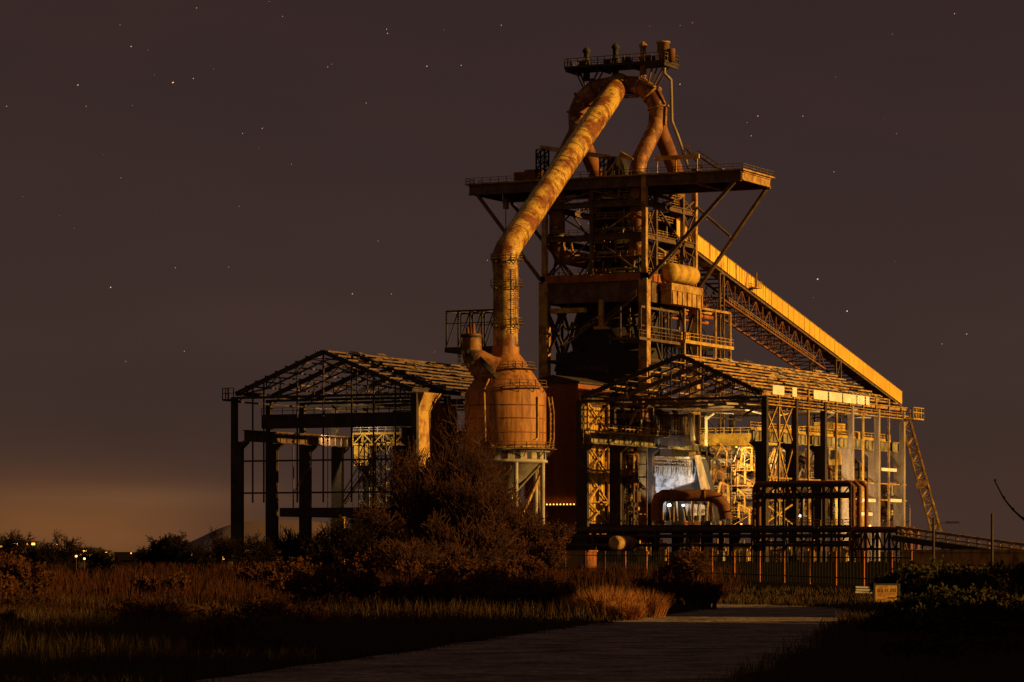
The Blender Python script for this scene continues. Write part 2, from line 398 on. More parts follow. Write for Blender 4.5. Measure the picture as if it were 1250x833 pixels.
# top platform with valves
zp=zat(83,730)
t=MB(); t.boxf(TW,-.5,24,10,18,zp,zp+.5); 
for u in (0,8,16,23.5): t.boxf(TW,u-.3,u+.3,10.2,17.8,zp-.7,zp-.01)
tp=t.build('top_platform',M['dark'],bf)
t=MB(); t.rail([TW.pt(-.4,10.1,zp+.5),TW.pt(23.9,10.1,zp+.5),TW.pt(23.9,17.9,zp+.5),TW.pt(-.4,17.9,zp+.5),TW.pt(-.4,10.1,zp+.5)],1.7,1.6,.16); t.build('handrail',M['steel'],tp)
for u in (4,9.5,14,20): 
    t=MB(); t.boxf(TW,u-.7,u+.8,11,13.5,zp+.55,zp+random.uniform(1.5,2.3)); t.build('valve_drive',M['dark'],tp)
for u,h_ in ((20.3,2.9),(13.2,3.3),(6.5,3.2)):
    p=TW.pt(u,14,0); t=MB(); t.lathe(p.x,p.y,[(.75,zT+1.6),(.75,zp+1.6),(1.15,zp+1.7),(1.15,zp+2.1),(.62,zp+2.3),(.62,zp+h_+.9),(.9,zp+h_+1.1),(.9,zp+h_+1.6),(.1,zp+h_+2.3)],16)
    t.build('bleeder_valve',M['ochre' if u<7 else 'dark'],bf)
p=TW.pt(1.6,14,0); t=MB(); t.lathe(p.x,p.y,[(.1,zp+1),(1.35,zp+1),(1.35,zp+4.7),(1.55,zp+4.7),(1.55,zp+5.1),(.1,zp+5.2)],20); t.build('vent_drum',M['ochre'],bf)
p=TW.pt(-.7,13,0); t=MB(); t.lathe(p.x,p.y,[(.1,zp+.4),(.9,zp+.4),(.9,zp+3.2),(.1,zp+3.3)],16); t.build('small_drum',M['rust'],bf)
for a_,b_ in ((3.8,5.2),(1.0,3.6),(22.5,20.5),(17,19.3)):
    t=MB(); t.beam(TW.pt(a_,13,zp-.4),TW.pt(b_+(0 if a_<10 else 0),13.4,zT-.6),.3); t.beam(TW.pt(a_,15.5,zp-.4),TW.pt(b_,15,zT-.6),.3); t.build('platform_strut',M['steel'],bf)
# pale relief pipe down the right
t=MB(); q=[(811,82),(811,90),(819,98),(820,148),(828,168),(841,207)]; t.tube([P(a,b,724) for a,b in q],.36,10); t.build('relief_pipe',M['pale'],bf)
t=MB(); t.stair(P(856,205,722),P(836,180,724),1.0,B); t.stair(P(875,206,720),P(851,190,722),1.0,B); t.build('stair',M['steel'],bf)
# equipment on the upper deck
t=MB(); t.boxf(TW,28.5,35,7,13,Hd+.2,Hd+3.0); t.boxf(TW,28.8,32.6,7.5,12,Hd+3.0,Hd+3.5); 
for k in range(7): t.boxf(TW,28.6+k*.95,28.75+k*.95,6.9,7.0,Hd+.4,Hd+2.8)
o=t.build('winch_house',M['rust'],bf)
# crane gantry on the deck (left), yellow beam on lattice legs
t=MB(); t.mast(TW.pt(28.0,4,Hd+.1),TW.pt(28.0,4,Hd+7.4),A*-2.0,B*2.2,5,.3,.18); t.build('gantry_leg',M['dark'],bf); t=MB(); t.mast(TW.pt(12.5,4,Hd+.1),TW.pt(12.5,4,Hd+4.8),A*-2,B*2.2,3,.28,.16)
gn=t.build('gantry_leg',M['dark'],bf)
t=MB(); t.beam(TW.pt(27.2,4.8,Hd+7.9),TW.pt(10.5,4.8,Hd+4.9),1.2,.9); t.build('gantry_beam',M['yellowsteel'],bf)
t=MB(); t.beam(TW.pt(6.8,2.5,Hd+5.2),TW.pt(3.8,2.5,Hd+3.6),1.0,.9); t.beam(TW.pt(7.2,2.5,Hd+.1),TW.pt(6.8,2.5,Hd+5),.25); t.beam(TW.pt(3.8,2.5,Hd+.1),TW.pt(3.9,2.5,Hd+3.4),.25); t.beam(TW.pt(11,2.5,Hd+.2),TW.pt(6.8,2.5,Hd+5),.25); t.build('jib',M['yellowsteel'],bf)
t=MB(); t.beam(TW.pt(1,8,Hd+4.4),TW.pt(-9.5,8,Hd+4.4),.5,.9); 
for u in (0.5,-4,-9): t.beam(TW.pt(u,8,Hd),TW.pt(u,8,Hd+4.3),.25)
t.build('walkway_beam',M['yellowsteel'],bf)
for k in range(9):
    u=[-14,-8,-2,3,9,16,20,33,38][k]; t=MB()
    t.boxf(TW,u,u+random.uniform(.8,2),9+random.random()*5,15.5,Hd+.12,Hd+random.uniform(.8,2.0)); t.build('deck_cabinet',M[random.choice(['steel','dark','ochre'])],bf)
# hanging hook under left deck
t=MB(); t.beam(TW.pt(37.5,8,Hd-3),TW.pt(37.5,8,Hd-10),.16); t.boxf(TW,37,38,7.5,8.5,Hd-5,Hd-2.6); t.build('hook_block',M['ochre'],bf)
# inner clutter: service platforms, pipes, stairs round the shaft
for i in range(60):
    z=random.choice([63.2,66,69,72,75,79])+random.random()*1.8; u=random.uniform(.6,13) if i%3 else random.uniform(.6,20); v=random.uniform(.8,9) if i%2 else random.uniform(1.5,26)
    t=MB()
    if i%3==0: t.tube([TW.pt(u,v,z),TW.pt(u+random.uniform(2,5),v,z),TW.pt(u+4,v,z-4)],.3,8)
    elif i%3==1: t.beam(TW.pt(u,v,z),TW.pt(u+random.uniform(2,6),v+random.uniform(-3,3),z),.4); t.beam(TW.pt(u,v,z-2),TW.pt(u,v,z+3),.3)
    else: t.boxf(TW,u,u+random.uniform(.4,1.4),v,v+1.0,z,z+random.uniform(.5,1.8))
    t.build('service_pipe' if i%3==0 else 'service_frame' if i%3==1 else 'equipment_box',M[random.choice(['steel','ochre','dark','yellowsteel','cream'])],bf)
for z in (66.6,75.0,80.6):
    t=MB(); t.boxf(TW,1,15,1,3.2,z,z+.15); t.rail([TW.pt(1,.9,z),TW.pt(15,.9,z)],1.2,1.8,.12); t.boxf(TW,.8,3,3,22,z,z+.15); t.rail([TW.pt(.8,3,z),TW.pt(.8,24,z)],1.2,1.8,.12); t.build('gangway',M['ochre'],bf)
for i in range(8):
    t=MB(); u=random.choice([-1.3,.9,-.6]); v=8+i*2.3; zz=zs[0]+random.uniform(1,6); t.tube([TW.pt(u,v,60),TW.pt(u,v,zz),TW.pt(u+2,v,zz+1.2)],.33,8); t.build('service_pipe',M[random.choice(['ochre','steel'])],bf)
t=MB(); t.stair(TW.pt(13.5,6,63),TW.pt(5.5,6,71),1.0,B); t.stair(TW.pt(4,3,71),TW.pt(11,3,78.4),1.0,B); t.stair(TW.pt(10,-1.8,51.2),TW.pt(1.2,-1.8,57.8),1.1,B); t.stair(TW.pt(19,-1.8,47),TW.pt(11,-1.8,52.4),1.1,B); t.build('stair',M['steel'],bf)
t=MB(); t.boxf(TW,13.5,21.5,-2.5,-.6,54.4,55.4); t.boxf(TW,8,11,-2.6,-.6,50.6,51.2); t.boxf(TW,9,9.9,-2.4,-1.5,51.2,57); t.build('lower_walkway',M['yellowsteel'],bf)
# ribbed gas box and horizontal tank on the right side of the tower
t=MB(); t.boxf(TW,-3.4,-.8,7,24,56.4,59.3); t.boxf(TW,-3.6,-.7,6.6,24.4,59.3,60.9)
for k in range(7): t.boxf(TW,-3.65,-3.42,7.2+k*2.75,7.6+k*2.75,56.4,59.2)
t.build('ribbed_casing',M['ochre'],bf)
a_,b_=TW.pt(-2.4,8,63.4),TW.pt(-2.4,21,63.4); dd=(b_-a_).normalized()
t=MB(); t.tube([a_-dd*1.0,a_-dd*.8,a_-dd*.3,a_+dd*.4,b_-dd*.4,b_+dd*.3,b_+dd*.8,b_+dd*1.0],[.3,1.1,1.8,2.1,2.1,1.8,1.1,.3],20); t.build('tank',M['yellowsteel'],bf)
# lower shroud: broken sheets and pipes in the dark below the deck
t=MB(); t.boxf(TW,1.5,22,1.5,2.0,30,46); t.build('shroud_plate',M['shell'],bf)
for k in range(14):
    t=MB(); u=random.uniform(1,24); z=random.uniform(40,55); t.beam(TW.pt(u,random.uniform(-2,6),z),TW.pt(u+random.uniform(-4,4),random.uniform(-2,10),z+random.uniform(-5,6)),.4); t.build('service_frame',M['dark'],bf)

# open platform cage hung on the right of the tower
cg=thing('platform_cage',TW.pt(-4,10,0),'open steel framed platform cage with orange rails beside furnace right leg','platform')
CF=Frame(*TW.pt(-1.6,0,0).xy); q0=CF.at(835,373,u=0); 
v0=(q0-CF.o).dot(B); v1=(CF.at(891,382,u=0)-CF.o).dot(B); zt=zat(373,q0.y); zb=zat(415,q0.y)
nb=3
for i in range(nb+1):
    v=v0+(v1-v0)*i/nb
    for u in (0,9):
        t=MB(); t.boxf(CF,u-.28,u+.28,v-.28,v+.28,(zb if u else zb-9),zt); t.build('post',M['ochre'],cg)
    t=MB(); t.beam(CF.pt(0,v,zt),CF.pt(9,v,zt),.4); t.build('roof_beam',M['steel'],cg)
for u in (0,4.5,9):
    t=MB(); t.beam(CF.pt(u,v0,zt),CF.pt(u,v1,zt),.45,.5); t.build('roof_beam',M['ochre'],cg)
t=MB(); t.tube([CF.pt(3,v0-6,zt-1.2),CF.pt(3,v1-3,zt-1.2)],.55,10); t.tube([CF.pt(5,v0-6,zt-2.2),CF.pt(5,v1-1,zt-2.2)],.4,10); t.build('pipe',M['rustbright'],cg)
t=MB(); t.boxf(CF,-.5,9.5,v0-.5,v1+1.2,zb-.7,zb); fl=t.build('floor',M['yellowsteel'],cg)
t=MB(); t.rail([CF.pt(-.4,v0,zb),CF.pt(-.4,v1+1,zb),CF.pt(9,v1+1,zb)],1.6,2.4,.16); t.build('handrail',M['ochre'],fl)
t=MB(); t.boxf(CF,1,3,v0+1,v0+6,zb,zb+1.8); t.boxf(CF,4,7,v0+8,v0+11,zb,zb+1.2); t.build('equipment_box',M['yellowsteel'],cg)
for v in (v0+ (v1-v0)/3, v0+2*(v1-v0)/3, v1):
    t=MB(); t.mast(CF.pt(6,v-2,zb-9.5),CF.pt(6,v-2,zb-.7),A*2,B*2,3,.26,.16); t.build('under_frame',M['dark'],cg)
# lower left half of cage, nearer the tower
t=MB()
for v in (-3,2,7,12):
    t.beam(CF.pt(1.2,v,zb-.5),CF.pt(1.2,v,zt-1.5),.3); t.beam(CF.pt(6,v,zb-.5),CF.pt(6,v,zt-1.5),.3)
t.beam(CF.pt(1.2,-3,zt-1.6),CF.pt(1.2,v0,zt-1.6),.45); t.beam(CF.pt(1.2,-3,zb+2),CF.pt(1.2,v0,zb+2),.3); t.boxf(CF,.6,7,-5,v0-.6,zb-1.2,zb-.6); t.rail([CF.pt(.7,-5,zb-.6),CF.pt(.7,v0-.7,zb-.6)],1.5,2,.14)
t.build('side_frame',M['steel'],cg)
for k in range(12):
    t=MB(); v=random.uniform(-3,v0-1); u=random.uniform(1,6); z=random.uniform(zb,zt-3)
    t.boxf(CF,u,u+random.uniform(.5,1.6),v,v+random.uniform(.5,1.6),z,z+random.uniform(.4,1.8)) if k%2 else t.tube([CF.pt(u,v,zb-.5),CF.pt(u,v,z+2),CF.pt(u,v+2,z+3)],.25,8)
    t.build('equipment_box' if k%2 else 'pipe',M[random.choice(['ochre','steel','yellowsteel','dark'])],cg)

DD,DE,DF=660.0,656.0,654.0
# downcomer
DC=Vector((-1.3,DD,0))
top=TW.pt(CU-.3,CV,zT+.3)
bend=Vector((DC.x+.2,DC.y,zat(306,DD)))
dc=thing('downcomer_pipe',Vector((DC.x,DC.y,43.2)),'huge flaking ochre gas pipe slanting from furnace top down to the dust catcher','pipe')
d=(bend-top).normalized()
t=MB(); t.tube([top-d*1.8,top-d*1.2,top,top.lerp(bend,.5),bend-d*3.0,bend-d*1.1+Vector((0,0,-.1)),bend+Vector((-.55,-.1,-1.6)),Vector((DC.x,DC.y,bend.z-4.4)),Vector((DC.x,DC.y,42.8))],[1.2,2.2,2.55,2.55,2.55,2.55,2.55,2.5,2.5],32); body=t.build('pipe_body',M['pipe'],dc)
for k in (.08,.18,.27,.36,.44,.52,.6,.68,.76,.84,.92):
    p=top.lerp(bend,k); t=MB(); t.tube([p-d*.07,p+d*.07],2.61,32); t.build('weld_seam',M['rust'],dc)
t=MB(); e1=UP.cross(d).normalized(); nrm=d.cross(e1).normalized()
if nrm.z<0: nrm=-nrm
for i in range(60):
    pass
t.rail([top.lerp(bend,k)+nrm*2.6 for k in (.25,.5,.75,.98)],1.0,3.0,.09); t.build('handrail',M['dark'],dc)
for z,w in ((zat(318,DD),150),(zat(350,DD),150),(zat(396,DD),150)):
    t=MB(); pts=[Vector((DC.x+3.4*math.cos(R(a)),DC.y+3.4*math.sin(R(a)),z)) for a in range(-150,31,20)]
    t.rail(pts,1.2,1.5,.11)
    for p in pts: t.beam(p,Vector((DC.x+(p.x-DC.x)*.74,DC.y+(p.y-DC.y)*.74,z-.9)),.12)
    for a,b in zip(pts[:-1],pts[1:]): t.beam(a,b,.5,.1)
    t.build('access_platform',M['steel'],dc)
t=MB(); x0=DC.x+2.0; y0=DC.y-2.0
for o_ in (0,.7): t.beam((x0+o_*.7,y0+o_*.7-.5,46),(x0+o_*.7,y0+o_*.7-.5,zat(330,DD)),.12)
for i in range(44): t.beam((x0,y0-.5,46+i*.45),(x0+.5,y0,46+i*.45),.08)
for i in range(8):
    z=47+i*2; pts=[Vector((x0+.25+.55*math.cos(R(a)),y0-.3+.55*math.sin(R(a)),z)) for a in range(-170,60,38)]
    for a,b in zip(pts[:-1],pts[1:]): t.beam(a,b,.09)
t.build('ladder',M['ochre'],dc)

# dust catcher
du=thing('dust_catcher',DC,'round rust brown dust catcher vessel with conical top standing on legs','vessel')
zr=lambda y: zat(y,DD)
t=MB(); t.lathe(DC.x,DC.y,[(2.75,zr(424)),(2.75,zr(432)),(3.6,zr(438)),(7.75,zr(476)),(8.2,zr(481)),(8.25,zr(545)),(8.0,zr(549))],48); t.build('vessel_shell',M['vessel'],du)
t=MB(); t.lathe(DC.x,DC.y,[(8.3,zr(549)),(9.0,zr(549.5)),(9.0,zr(552)),(8.2,zr(552.4)),(8.2,zr(562)),(8.5,zr(562.5)),(8.5,zr(565)),(7.6,zr(566)),(2.2,zr(602)),(1.6,zr(604)),(1.6,zr(618)),(.1,zr(618))],48); hop=t.build('hopper',M['cream'],du)
for i in range(20):
    a=i*math.pi/10; p=Vector((DC.x+8.2*math.cos(a),DC.y+8.2*math.sin(a),zr(557.2))); rd=Vector((math.cos(a),math.sin(a),0)); tg=Vector((-rd.y,rd.x,0))
    t=MB(); t.hexa([p+rd*o1+tg*s1*.5+UP*s2*.7 for s2 in (-1,1) for (o1,s1) in ((-.1,-1),(.04,-1),(.04,1),(-.1,1))]); t.build('port_hole',M['black'],hop)
for z,rr,a0,a1 in ((zr(451),5.9,-130,20),(zr(549),9.9,-180,180),(zr(474),9.0,-95,-25)):
    t=MB(); n=max(6,int(abs(a1-a0)/14)); pts=[Vector((DC.x+rr*math.cos(R(a0+(a1-a0)*i/n)),DC.y+rr*math.sin(R(a0+(a1-a0)*i/n)),z)) for i in range(n+1)]
    t.rail(pts,1.3,2,.13)
    for a,b in zip(pts[:-1],pts[1:]): t.beam(a,b,1.0,.14)
    for p in pts[::2]: t.beam(p-UP*.1,Vector((DC.x+(p.x-DC.x)*.86,DC.y+(p.y-DC.y)*.86,z-1.6)),.14)
    t.build('walkway',M['steel'],du)
for y_,r_w in ((496,8.29),(512,8.29),(529,8.29),(544,8.29),(466,6.6),(455,5.3)):
    t=MB(); z=zr(y_); t.lathe(DC.x,DC.y,[(r_w-.3,z-.12),(r_w+.03,z-.1),(r_w+.03,z+.1),(r_w-.3,z+.12)],48); t.build('weld_seam',M['rust'],du)
def onv(a,z,r=8.45): return Vector((DC.x+r*math.cos(R(a)),DC.y+r*math.sin(R(a)),z))
t=MB(); t.tube([onv(-115,zr(455),6.0),onv(-118,zr(478),9.1),onv(-118,zr(540)),onv(-125,zr(543)),onv(-125,zr(552))],.22,8); t.tube([onv(-40,zr(486)),onv(-40,zr(536)),onv(-48,zr(540)),onv(-110,zr(546))],.2,8); t.tube([onv(-112,zr(549.5),9.4),onv(-90,zr(547.5),9.4),onv(-60,zr(546.8),9.4),onv(-20,zr(546.5),9.4)],.17,8); t.build('service_pipe',M['ochre'],du)
t=MB(); pts=[onv(-10,zr(485),8.7),onv(-8,zr(505),9.1),onv(-8,zr(535),9.1),onv(-12,zr(548),8.9)]; t.tube(pts,.16,8); t.tube([p+Vector((.7,.4,0)) for p in pts],.16,8)
for i in range(10): 
    z=zr(488+i*6); t.beam(onv(-8,z,9.1),onv(-4,z,9.5),.12)
t.build('side_ladder',M['ochre'],du)
for a in (-140,-75,-22,40,100,160):
    t=MB(); t.tube([onv(a,0,8.0),onv(a,zr(566),8.0)],.48,10); t.build('leg',M['cream'],du)
    t=MB(); t.beam(onv(a,zr(648),8.0),onv(a+58,zr(570),8.0),.45); t.build('leg_brace',M['ochre'],du)
# relief valve bend on the left of the dust catcher
t=MB(); q=[(604,455,DE),(592,450,DE),(579,437,DE),(576,430,DE),(576,408,DE)]; t.tube([P(*x) for x in q],[3.2,3.0,2.4,2.0,1.9],20); vb=t.build('relief_bend',M['uptake'],du)
t=MB(); t.tube([P(576,431,DE),P(576,428.6,DE)],2.4,20); t.tube([P(576,412,DE),P(576,410,DE)],2.3,20); t.tube([P(598,447,DE),P(594,451,DE)],3.5,20); t.build('flange',M['dark'],vb)
t=MB()
for dx in (-2.5,1.2,4): t.tube([P(574+dx,408,DE),P(573.5+dx,398-dx*.6,DE)],.4,8)
t.build('valve_gear',M['rust'],vb)
t=MB(); 
for i in range(9):
    a=R(i*40); t.box(P(570,438,DF)+Vector((1.6*math.cos(a),-.3,1.4*math.sin(a))),.7,.9,.7)
t.build('valve_wheel',M['dark'],vb)

# truss-framed service platform at left of the downcomer
sp=thing('service_platform',P(572,425,700),'dark truss framed service platform jutting out left of the slanting gas pipe','platform')
SF=Frame(*P(603,0,696).xy); 
ul=(SF.at(545,380,v=0)-SF.o).dot(A); z0,z1=zat(424,700),zat(380,700)
for v in (0,7):
    t=MB(); n=4
    for i in range(n+1): 
        u=ul*i/n; t.beam(SF.pt(u,v,z0),SF.pt(u,v,z1),.28)
        if i<n: t.beam(SF.pt(u,v,z1),SF.pt(ul*(i+1)/n,v,z0),.2)
    t.beam(SF.pt(0,v,z1),SF.pt(ul,v,z1),.35); t.beam(SF.pt(0,v,z1-2.6),SF.pt(ul,v,z1-2.6),.16); t.build('side_truss',M['dark'],sp)
t=MB()
for i in range(5): t.beam(SF.pt(ul*i/4,0,z1),SF.pt(ul*i/4,7,z1),.28)
t.beam(SF.pt(0,0,z1),SF.pt(ul,7,z1),.2); t.build('roof_frame',M['dark'],sp)
t=MB(); t.boxf(SF,-1,ul+.3,-.3,7.3,z0-1.1,z0); t.beam(SF.pt(0,3,z0-1),SF.pt(-3,5,z0-4),.6); t.build('floor',M['dark'],sp)
# ================================================================ cast houses
EAVE,RIDGE=34.2,42.3
def cast_house(F,Wd,Ln,ru,bay,label,lit_from,name='cast_house'):
    th=thing(name,F.pt(Wd/2,Ln/2,0),label,'building')
    nb=int(round(Ln/bay)); vs_=[bay*i for i in range(nb+1) if bay*i<=Ln+.5]
    for k,v in enumerate(vs_):
        for u in (0,Wd):
            s=1 if u==0 else -1
            t=MB(); t.boxf(F,u-1.25,u+1.25,v-.55,v+.55,0,24.5); t.boxf(F,u-(1.25 if s>0 else -.1),u+(-.1 if s>0 else 1.25),v-.5,v+.5,24.5,EAVE-.6)
            # haunch under the crane girder
            t.hexa([F.pt(u+s*1.2,v-.5,23),F.pt(u+s*1.25,v-.5,24.5),F.pt(u+s*2.6,v-.5,24.5),F.pt(u+s*2.6,v-.5,24.2),
                    F.pt(u+s*1.2,v+.5,23),F.pt(u+s*1.25,v+.5,24.5),F.pt(u+s*2.6,v+.5,24.5),F.pt(u+s*2.6,v+.5,24.2)])
            t.build('column',M['pale' if (u==0 and k>=lit_from) else 'dark'],th)  # far right columns coloured paler to stand for the light on them
        # roof frame
        t=MB(); e0,e1,rg=F.pt(-.3,v,EAVE),F.pt(Wd+.3,v,EAVE),F.pt(ru,v,RIDGE)
        t.beam(e0,rg,.6,.9); t.beam(e1,rg,.6,.9); t.beam(F.pt(0,v,EAVE-.8),F.pt(Wd,v,EAVE-.8),.32,.5)
        # lower chord of the rafter truss
        for s0,s1 in ((e0,rg),(e1,rg)):
            lo=[s0.lerp(s1,x)-UP*(1.9 if x>.05 else .5) for x in (0.04,.35,.68,1)]
            for a,b in zip(lo[:-1],lo[1:]): t.beam(a,b,.3)
            for x in (.35,.68): t.beam(s0.lerp(s1,x),s0.lerp(s1,x)-UP*1.9,.22); 
            for x in (.18,.52,.84): t.beam(s0.lerp(s1,x),s0.lerp(s1,min(1,x+.17))-UP*1.9,.2); t.beam(s0.lerp(s1,x),s0.lerp(s1,max(.04,x-.17))-UP*1.8,.2)
        for x in (.25,.5,.75): t.beam(F.pt(Wd*x,v,EAVE-.8),F.pt(Wd*x,v,EAVE+(RIDGE-EAVE)*min(1,(x*Wd)/ru if x*Wd<ru else (Wd-x*Wd)/(Wd-ru))),.22)
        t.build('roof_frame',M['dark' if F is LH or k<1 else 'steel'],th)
    # purlins
    for (ua,ub) in ((0,ru),(Wd,ru)):
        for k in range(1,9):
            x=k/8.6; u=ua+(ub-ua)*x; z=EAVE+(RIDGE-EAVE)*x+.6
            t=MB(); t.beam(F.pt(u,-.8,z),F.pt(u,Ln+.4,z),.24,.3); t.build('purlin',M['ochre' if F is RH else 'steel'],th)
    # remaining loose roof sheets
    def sheets(ua,ub,n,vlo,vhi,seed,ind):
        rr=random.Random(seed); t=MB(); made=0; m_=M['roofsheet' if F is RH else 'roofdark']
        for i in range(n):
            x=rr.choice([.06,.18,.30,.42,.53,.64,.75,.86])+rr.choice([0,0,.03,.06,.085]); v=rr.uniform(vlo,vhi); w=rr.uniform(.8,5.5); dx=rr.choice([.012,.016,.022,.03,.05])
            if v+w>Ln: continue
            o=rr.uniform(.86,.92); tl=rr.choice([0,0,0,.03,-.05,.12])
            q=[F.pt(ua+(ub-ua)*(x+a),vv,EAVE+(RIDGE-EAVE)*(x+a)+o+b) for a,vv,b in ((0,v,0),(0,v+w,tl),(dx,v+w,tl+.03),(dx,v,.03))]
            made+=1
            if made<=ind:
                p1=MB(); p1.sheet(*q,t=.05); p1.build('roof_sheet',m_,th)
            else: t.sheet(*q,t=.05)
        if t.v: tag(t.build('roof_sheet',m_,th),kind='stuff')
    sheets(0,ru,105 if F is RH else 80,14 if F is RH else 3,Ln,3,60)
    sheets(Wd,ru,40 if F is RH else 30,20,Ln,5,40)
    # crane runway girders
    for u in (2.0,Wd-2.0):
        t=MB(); t.hbeam(F.pt(u,-.5,25.7),F.pt(u,Ln,25.7),.9,2.3,.2)
        n=int(Ln/2.6)
        for i in range(n): t.box(F.pt(u,.8+i*2.6,25.7),.55,.55,1.9)
        t.build('runway_girder',M['girder' if F is RH else 'steel'],th)
    # eave beams and girts
    for u in (0,Wd):
        for z,w in ((EAVE,.6),(EAVE-1.6,.35)):
            t=MB(); t.beam(F.pt(u-.0,-.4,z),F.pt(u,Ln,z),w*.8,w); t.build('eave_beam',M['ochre' if F is RH and u==0 else 'dark'],th)
        t=MB(); t.boxf(F,u-.5,u+.5,-.2,Ln,EAVE+.35,EAVE+.55); t.build('gutter',M['ochre' if F is RH and u==0 else 'dark'],th)
    return th
LH=Frame(*P(503,0,650).xy); RH=Frame(*P(930,0,664).xy)
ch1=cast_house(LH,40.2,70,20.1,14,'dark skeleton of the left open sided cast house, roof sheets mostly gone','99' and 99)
ch2=cast_house(RH,40.0,88,17.8,16.8,'lit skeleton of the right cast house with pale columns and white eave panels',3)

# ---- left house details
F=LH
for z,u0,u1 in ((20.5,1,39),(14,1,39)):
    t=MB(); t.beam(F.pt(u0,-.3,z),F.pt(u1,-.3,z),.3,.35); t.build('girt',M['dark'],ch1)
for u in (3.6,8.5,13.5,20,26,33.8,36.4):
    t=MB(); t.beam(F.pt(u,-.3,12),F.pt(u,-.3,EAVE+random.uniform(0,.5)+ (RIDGE-EAVE)*min(u/20.1,(40.2-u)/20.1)*.9),.26); t.build('gable_post',M['dark'],ch1)
t=MB(); t.boxf(F,1.5,36,2.5,5,27.2,30.0); t.rail([F.pt(1.5,2.5,30),F.pt(36,2.5,30)],1.3,2.5,.12); t.build('gable_girder',M['dark'],ch1)
t=MB(); t.boxf(F,2,32,3,67,9.2,11.0); t.build('floor_deck',M['dark'],ch1)
t=MB(); t.boxf(F,-.9,-.2,.6,6.6,6,EAVE-.8); t.hexa([F.pt(-.3,.6,EAVE-4),F.pt(-1,.6,EAVE-4),F.pt(-1,6.6,EAVE-4),F.pt(-.3,6.6,EAVE-4),F.pt(-.3,.3,EAVE-.5),F.pt(-2.6,.3,EAVE-.5),F.pt(-2.6,9,EAVE-.5),F.pt(-.3,9,EAVE-.5)]); t.build('wall_panel',M['ochre'],ch1)
t=MB(); t.boxf(F,-.8,-.2,8,18,6,EAVE-2.5); t.build('wall_panel',M['rust'],ch1)
t=MB(); t.boxf(F,-1.0,-.3,24,28.5,6,EAVE-3); t.build('wall_panel',M['pale'],ch1)
t=MB(); t.boxf(F,40.4,43,-1.2,-.4,EAVE-1.2,EAVE-1); t.boxf(F,40.4,43,-1.2,1.2,EAVE-1.4,EAVE-1.2); t.rail([F.pt(40.4,-1.2,EAVE-1.2),F.pt(43,-1.2,EAVE-1.2),F.pt(43,1.2,EAVE-1.2)],2.4,1.3,.16); t.build('eave_platform',M['dark'],ch1)
for i in range(10):
    t=MB(); u=random.uniform(8,38); v=random.uniform(4,60); z=random.uniform(11,23)
    if i%2: t.beam(F.pt(u,v,11),F.pt(u,v,24),.22); t.beam(F.pt(u,v,14),F.pt(u-4,v,20),.2)
    else: t.rail([F.pt(u,v,11),F.pt(u-9,v,11)],1.3,2,.12)
    t.build('inner_frame',M[random.choice(['ochre','steel','dark'])],ch1)
t=MB(); t.stair(F.pt(28,22,12),F.pt(20,22,22),1.2,B); t.stair(F.pt(14,14,14),F.pt(21.5,14,21),1.2,B); t.build('stair',M['steel'],ch1)
for u,v in ((26,30),(22,30),(12,34)):
    t=MB(); t.mast(F.pt(u,v,11),F.pt(u,v,25),A*2.4,B*2.4,5,.24,.16); t.build('lattice_post',M['cream'],ch1)
# overhead crane in left house
cr=thing('overhead_crane',F.pt(20,46,26.8),'pale yellow overhead crane inside the dark left cast house','crane')
for v in (44,48):
    t=MB(); t.lattice(F.pt(2.5,v,25.2),F.pt(37.5,v,25.2),UP*2.3,14,.4,.26); t.build('bridge_truss',M['yellowsteel'],cr)
t=MB(); t.rail([F.pt(2.5,43.6,27.6),F.pt(37.5,43.6,27.6)],1.2,2,.12); t.build('handrail',M['cream'],cr)
t=MB(); t.boxf(F,33,36.5,42.6,45.6,20.5,24.8); t.boxf(F,33.2,36.3,42.5,42.6,22.3,24.2); t.build('cab',M['yellowsteel'],cr)
t=MB(); t.boxf(F,17,23,43.5,49,27.6,29.4); t.boxf(F,18,20,44,48,29.4,30.4); t.build('trolley',M['dark'],cr)

# ---- right house details
F=RH
for z in (EAVE-3.0,):
    t=MB(); t.beam(F.pt(-.6,0,z+1.5),F.pt(-.6,88,z+1.5),.35,.3); t.build('girt',M['ochre'],ch2)
for pa,pb in ((943,957),(967,972.5),(993,1010),(1012,1027.5),(1029,1045),(1046.5,1055),(1057,1061)):
    va=(F.at(pa,480,u=-.55)-F.o).dot(B); vb=(F.at(pb,480,u=-.55)-F.o).dot(B)
    t=MB(); t.boxf(F,-.62,-.5,va,vb,EAVE+.0,EAVE+1.9); t.build('eave_panel',M['plate'],ch2)
for k in range(1,11):
    v=8.4*k
    if k%2==1 or True:
        t=MB(); t.beam(F.pt(-.4,v,7.6 if k%2 else EAVE-4),F.pt(-.4,v,EAVE+(1.9 if k<10 else .5)),.42 if k%2 else .4); t.build('side_post',M['yellowsteel' if k%3 else 'ochre'],ch2)
for v0_,v1_,za,zb_ in ((0,8.4,24.5,EAVE-1.6),(8.4,16.8,24.5,EAVE-1.6),(0,8.4,12,24),(8.4,16.8,12,24),(0,16.8,7.6,12)):
    t=MB(); t.beam(F.pt(-.3,v0_,za),F.pt(-.3,v1_,zb_),.3); t.beam(F.pt(-.3,v0_,zb_),F.pt(-.3,v1_,za),.3); t.build('side_brace',M['yellowsteel'],ch2)
for z in (13.6,17.2):
    t=MB(); t.beam(F.pt(-.2,0,z),F.pt(-.2,88,z),.24,.3); t.build('girt',M['ochre'],ch2)
for z,v0_,v1_ in ((13.0,58,66),(13.2,76,86),(10,56,64),(20,70,80)):
    t=MB(); t.boxf(F,-.75,-.5,v0_,v1_,z,z+.7); t.build('fallen_rail',M['plate'],ch2)
